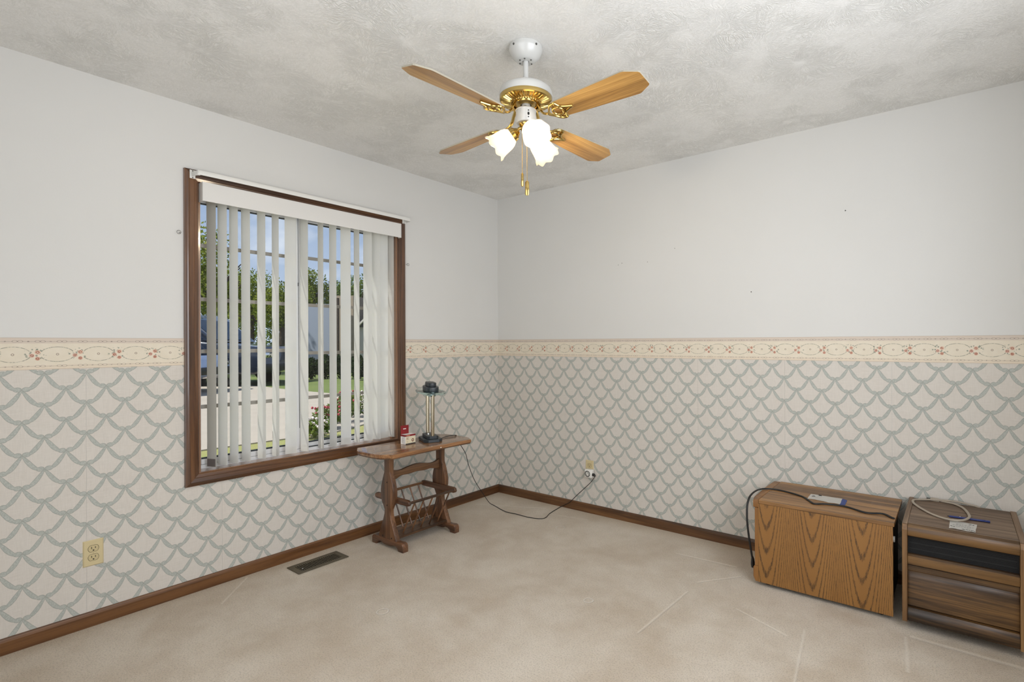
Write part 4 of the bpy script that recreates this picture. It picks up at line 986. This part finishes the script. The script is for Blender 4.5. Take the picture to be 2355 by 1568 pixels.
# pull chains
for (dl_, ztop, zbot, fob, fl) in ((-0.0145, 2.120, 1.927, 1.872, (1, 1)), (0.004, 2.100, 1.897, 1.838, (0.55, 1.5))):
    p0 = Vector((fx, fy, 0))+rt0*dl_+fw*(-0.012 if dl_ < 0 else -0.006)
    bm = BM(); zz = ztop
    while zz > zbot:
        r_ = bmesh.ops.create_icosphere(bm, subdivisions=1, radius=0.0018)
        for v in r_['verts']: v.co += Vector((p0.x, p0.y, zz))
        zz -= 0.0042
    tube(bm, [(p0.x, p0.y, ztop), (p0.x, p0.y, zbot)], 0.0006, 4)
    ch_ = obj('pull_chain', bm, M['brass'], fan, True)
    bm = BM(); tube(bm, [(p0.x, p0.y, zbot), (p0.x, p0.y, zbot-0.006), (p0.x, p0.y, fob+0.004), (p0.x, p0.y, fob)], [0.0022, 0.0052, 0.0056, 0.003], 12, flat=fl, upv=fw.copy()); obj('chain_fob', bm, M['brass'], ch_, True)

# ------------------------------------------------------------------ marks on the painted walls
for k, (x, z) in enumerate(((2.600, 1.955), (2.094, 1.545))):
    bm = BM(); sphere(bm, (x, 0, z), 0.0034, 8, 6, (1, 0.4, 1)); obj('nail_hole', bm, M['screw'], wall_right)
for (x, z, w_) in ((1.20, 1.80, 0.004), (1.17, 1.79, 0.003), (1.40, 1.79, 0.003), (1.60, 1.86, 0.003)):
    bm = BM(); box(bm, x-w_, x+w_, -0.0006, 0.0, z-0.003, z+0.003, M=None); obj('scuff', bm, M['grey_plastic'], wall_right)

# ------------------------------------------------------------------ outdoors
GZ = 0.25
def ground(name, pts, z, mat):
    bm = BM(); prism(bm, pts, z-0.2, z, 'z'); return struct(obj(name, bm, mat))
ground('ground_yard', [(-90, -60), (-TH-0.001, -60), (-TH-0.001, 90), (-90, 90)], GZ-0.012, M['dry_grass'])
ground('driveway', [(-45, -30), (-2.9, -30), (-2.62, -1.2), (-2.55, 0.0), (-3.1, 1.2), (-3.6, 2.7), (-6.4, 2.72), (-7.1, 2.45), (-7.7, 2.42), (-9.0, 2.40), (-10.1, 2.48), (-10.9, 2.48), (-11.3, 2.2), (-12.6, 2.0), (-45, 2.0)], GZ, M['concrete'])
ground('lawn', [(-60, 2.0), (-12.6, 2.0), (-11.3, 2.2), (-10.9, 2.48), (-10.1, 2.48), (-9.0, 2.40), (-7.7, 2.42), (-7.1, 2.45), (-6.4, 2.72), (-3.6, 2.7), (-3.6, 60), (-60, 60)], GZ+0.002, M['lawn'])

def ray_ground(px, py, z=GZ):
    d = fw+rt*((px-1306)/FPX)-up*((py-788.55)/FPX); return CAM+d*((z-CAM.z)/d.z)
def at_depth(px, depth):
    d = fw+rt*((px-1306)/FPX); return CAM+d*depth

def car(name, loc, rz, paint, lab, L=4.5, hgt=1.72, wd=1.8, hood=1.05):
    c = tag(empty(name, loc, rz), lab, 'car')
    k = hgt/1.72
    body = [(-L/2, 0.35), (-L/2+0.03, 0.75*k), (-L/2+0.15, 0.92*k), (-L/2+1.6, hood*k), (L/2-0.25, hood*k), (L/2-0.02, 0.8*k), (L/2, 0.40), (L/2-0.15, 0.28), (-L/2+0.15, 0.28)]
    bm = BM(); prism(bm, [(p, q) for p, q in body], -wd/2, wd/2, 'y', 0.06, seg=3); obj('body', bm, paint, c, True, True)
    cab = [(-L/2+1.15, hood*k-0.02), (-L/2+1.95, hgt-0.03), (-L/2+2.3, hgt), (L/2-0.7, hgt-0.02), (L/2-0.30, hood*k-0.02)]
    bm = BM(); prism(bm, cab, -wd/2+0.10, wd/2-0.10, 'y', 0.05, seg=3); obj('cabin', bm, paint, c, True, True)
    def win_(pts, y):
        bm = BM(); prism(bm, pts, y-0.006, y+0.006, 'y'); obj('side_window', bm, M['car_glass'], c, False, True)
    for y in (-wd/2+0.10, wd/2-0.10):
        a = [(-L/2+1.45, hood*k+0.02), (-L/2+2.05, hgt-0.12), (-L/2+2.75, hgt-0.10), (-L/2+2.75, hood*k+0.02)]
        b = [(-L/2+2.85, hood*k+0.02), (-L/2+2.85, hgt-0.10), (L/2-0.8, hgt-0.12), (L/2-0.48, hood*k+0.02)]
        win_(a, y); win_(b, y)
    bm = BM(); n0 = Vector((-L/2+1.2, 0, hood*k+0.03)); n1 = Vector((-L/2+1.93, 0, hgt-0.06))
    q = [bm.verts.new((n0.x-0.012, -wd/2+0.2, n0.z)), bm.verts.new((n0.x-0.012, wd/2-0.2, n0.z)), bm.verts.new((n1.x-0.012, wd/2-0.25, n1.z)), bm.verts.new((n1.x-0.012, -wd/2+0.25, n1.z))]
    bm.faces.new(q); bmesh.ops.solidify(bm, geom=list(bm.faces), thickness=0.01); obj('windscreen', bm, M['car_glass'], c, False, True)
    for sx_ in (-L/2+0.85, L/2-0.85):
        for sy in (-1, 1):
            Mw = Matrix.Translation((sx_, sy*(wd/2-0.10), 0.33)) @ Matrix.Rotation(R(90), 4, 'X')
            bm = BM(); lathe(bm, [(0, -0.11), (0.30, -0.11), (0.33, -0.08), (0.33, 0.08), (0.30, 0.11), (0, 0.11)], 24, Mw); w_ = obj('wheel', bm, M['tyre'], c, True, True)
            bm = BM(); lathe(bm, [(0, sy*-0.115), (0.19, sy*-0.115), (0.20, sy*-0.10)], 18, Mw); obj('hubcap', bm, M['chrome'], w_, True, True)
    for y in (-0.62, 0.62):
        bm = BM(); box(bm, -L/2-0.01, -L/2+0.06, y-0.16, y+0.16, 0.66*k, 0.78*k, 0.02); obj('headlight', bm, M['chrome'], c, True, True)
    bm = BM(); box(bm, -L/2-0.04, -L/2+0.10, -wd/2+0.05, wd/2-0.05, 0.36, 0.52, 0.03); obj('bumper', bm, M['black_plastic'], c, True, True)
    return c
lat = math.atan2(rt0.y, rt0.x)
p = at_depth(655, 13.1); p = p-rt0*2.35
car('suv', (p.x, p.y, GZ), lat+pi, M['navy_paint'], 'dark navy car parked on the driveway beyond the window', 4.6, 1.74, 1.85, 1.06)
p = at_depth(469, 10.6); p = p-rt0*2.2
car('sedan', (p.x, p.y, GZ), lat+pi, M['silver_paint'], 'pale silver blue car at the left edge of the window view', 4.4, 1.42, 1.75, 0.78)

# neighbour's house beyond the lawn
nh_o = at_depth(770, 17.5)
nh = tag(empty('neighbour_house', (nh_o.x, nh_o.y, GZ), lat), 'blue grey and tan house across the lawn seen through the blind', 'house')
def lb(name, x0, x1, y0, y1, z0, z1, m): bm = BM(); box(bm, x0, x1, y0, y1, z0, z1); return obj(name, bm, m, nh, False, True)
lb('blue_wall', -1.2, -0.10, 0.4, 4, 0, 2.35, M['siding_blue']); lb('tan_wall', -0.10, 0.62, 0.0, 4, 0, 2.6, M['siding_tan']); lb('gable_wall', 0.62, 3.5, 0.3, 4, 0, 1.55, M['gable'])
lb('post', -1.02, -0.90, -0.25, -0.13, 0, 1.6, M['bark']); lb('post', 0.16, 0.24, -0.3, -0.2, 0, 2.5, M['bark'])
bm = BM(); prism(bm, [(0.64, 1.55), (3.4, 1.55), (2.1, 2.9)], 0.2, 4.2, 'y'); obj('roof', bm, M['roofing'], nh, False, True)
bm = BM(); prism(bm, [(0.60, 1.52), (0.68, 1.52), (2.14, 2.96), (2.06, 2.96)], 0.1, 0.2, 'y'); obj('rake_board', bm, M['gable'], nh, False, True)

def leaves(bm, c, rad, n, size, seed, squash=(1, 1, 1)):
    rnd_ = random.Random(seed)
    for _ in range(n):
        while True:
            v = Vector((rnd_.uniform(-1, 1), rnd_.uniform(-1, 1), rnd_.uniform(-1, 1)))
            if 0.25 < v.length < 1: break
        p = Vector((c[0]+v.x*rad*squash[0], c[1]+v.y*rad*squash[1], c[2]+v.z*rad*squash[2]))
        u_ = Vector((rnd_.gauss(0, 1), rnd_.gauss(0, 1), rnd_.gauss(0, 1))).normalized(); w_ = u_.orthogonal().normalized(); s_ = size*rnd_.uniform(0.6, 1.3)
        bm.faces.new([bm.verts.new(p+u_*s_), bm.verts.new(p+w_*s_*0.5), bm.verts.new(p-u_*s_), bm.verts.new(p-w_*s_*0.5)])
def plain(name, bm, mat, parent):
    bm.transform(_mw(parent).inverted()); me = bpy.data.meshes.new(name); bm.to_mesh(me); bm.free(); me.materials.append(mat)
    o = bpy.data.objects.new(name, me); link(o, parent); WM[o.name] = _mw(parent); return o
def tree(px, depth, ztop, rad, lab, seed, mat='leaf', zc=None, n=4800):
    b = at_depth(px, depth); t = tag(empty('tree', (b.x, b.y, GZ)), lab, 'tree', 'trees beyond the driveway')
    rnd_ = random.Random(seed); zc = ztop-rad if zc is None else zc
    bm = BM(); tube(bm, catmull([(b.x, b.y, GZ-0.05), (b.x+0.05, b.y, GZ+1.0), (b.x-0.05, b.y+0.05, zc)], 4), [0.16-0.008*k for k in range(9)], 8); tr = obj('trunk', bm, M['bark'], t, True)
    for k in range(5):
        a = rnd_.uniform(0, 6.28); bm = BM(); tube(bm, [(b.x, b.y, zc-0.8), (b.x+rad*.5*cos(a), b.y+rad*.5*sin(a), zc-0.2), (b.x+rad*.8*cos(a), b.y+rad*.8*sin(a), zc+0.4)], [0.06, 0.04, 0.015], 6); obj('branch', bm, M['bark'], tr, True)
    bm = BM()
    for k in range(9):
        a, q = rnd_.uniform(0, 6.28), rnd_.uniform(0.1, 0.62)
        leaves(bm, (b.x+rad*q*cos(a), b.y+rad*q*sin(a), zc+rnd_.uniform(-0.5, 0.55)*rad), rad*0.5, n//9, 0.06, seed*31+k)
    f_ = plain('foliage', bm, M[mat], t); f_['kind'] = 'stuff'
tree(445, 16.5, 5.6, 1.7, 'tall loose green tree at the far left of the window view', 1, zc=3.4)
tree(505, 21.5, 4.7, 1.3, 'olive green tree behind the left end of the navy car', 2)
tree(578, 26.5, 5.1, 2.0, 'yellow green tree behind the middle of the navy car', 3)
tree(648, 21.5, 4.1, 1.2, 'low olive tree behind the right end of the navy car', 4)
tree(545, 33.0, 6.0, 2.5, 'back row tree between the two trees behind the navy car', 5, 'leaf_mid')
tree(715, 25.0, 5.1, 1.3, 'bright green tree left of the blue grey house', 6)
tree(765, 33.0, 5.4, 1.7, 'dark green tree behind the tan house wall', 7, 'leaf_dark')
tree(818, 26.0, 4.9, 1.5, 'green tree behind the dark gable roof', 8, 'leaf_mid')
hb = at_depth(640, 38.0); hg = tag(empty('hedge', (hb.x, hb.y, GZ), lat), 'long dark green hedge far behind the trees and cars', 'hedge')
bm = BM()
for k in range(9): leaves(bm, (hb.x+rt0.x*(k-4)*1.25, hb.y+rt0.y*(k-4)*1.25, GZ+1.9), 1.0, 420, 0.12, 900+k, (1.1, 1.1, 1.9))
f_ = plain('foliage', bm, M['leaf_mid'], hg); f_['kind'] = 'stuff'
def shrub(name, px, depth, h_, r_, lab, seed, mat, cat='shrub', n=700, size=0.05, petals=None, grp=None):
    b = at_depth(px, depth); t = tag(empty(name, (b.x, b.y, GZ)), lab, cat, grp)
    bm = BM(); 
    for k in range(5): a = k*1.26; tube(bm, [(b.x, b.y, GZ-.01), (b.x+r_*.4*cos(a), b.y+r_*.4*sin(a), GZ+h_*.6)], 0.012 if h_ > .6 else .004, 5)
    obj('stems', bm, M['bark'], t)
    bm = BM(); leaves(bm, (b.x, b.y, GZ+h_*0.52), 1.0, n, size, seed, (r_, r_, h_*0.5)); f_ = plain('foliage', bm, M[mat], t); f_['kind'] = 'stuff'
    if petals:
        rnd_ = random.Random(seed+5); bm = BM()
        for _ in range(26): 
            a, q = rnd_.uniform(0, 6.28), rnd_.uniform(0.2, 1.0); sphere(bm, (b.x+r_*q*cos(a), b.y+r_*q*sin(a), GZ+h_*rnd_.uniform(0.55, 1.0)), 0.016, 6, 4)
        f_ = plain('flowers', bm, M[petals], t); f_['kind'] = 'stuff'
for i, (px, dp, h_, lab) in enumerate(((716, 14.6, 0.62, 'dark rounded shrub at the left of the lawn'), (748, 14.9, 0.72, 'second dark shrub along the lawn from the left'), (786, 14.6, 0.70, 'dark shrub in front of the tan house wall'), (822, 14.2, 0.68, 'dark shrub at the right end of the lawn'))):
    shrub('shrub', px, dp, h_, 0.22, lab, 50+i, 'leaf_dark', n=800, size=0.04)
for i, (px, dp, h_, pet, lab) in enumerate(((724, 5.6, 0.20, 'petal_white', 'flowering plant with white petals outside the right window pane'), (752, 6.1, 0.28, 'petal_red', 'flowering plant with red petals outside the right window pane'), (782, 6.6, 0.30, 'petal_red', 'taller plant with red petals further right outside the pane'), (815, 7.1, 0.34, 'petal_white', 'pale flowering plant at the right end of the pane'), (800, 7.7, 0.30, 'petal_red', 'red flowering plant at the back of the flower bed'))):
    shrub('flowering_plant', px, dp, h_, 0.17, lab, 80+i, 'leaf_mid', 'plant', 420, 0.022, pet, 'flowering plants outside the window')
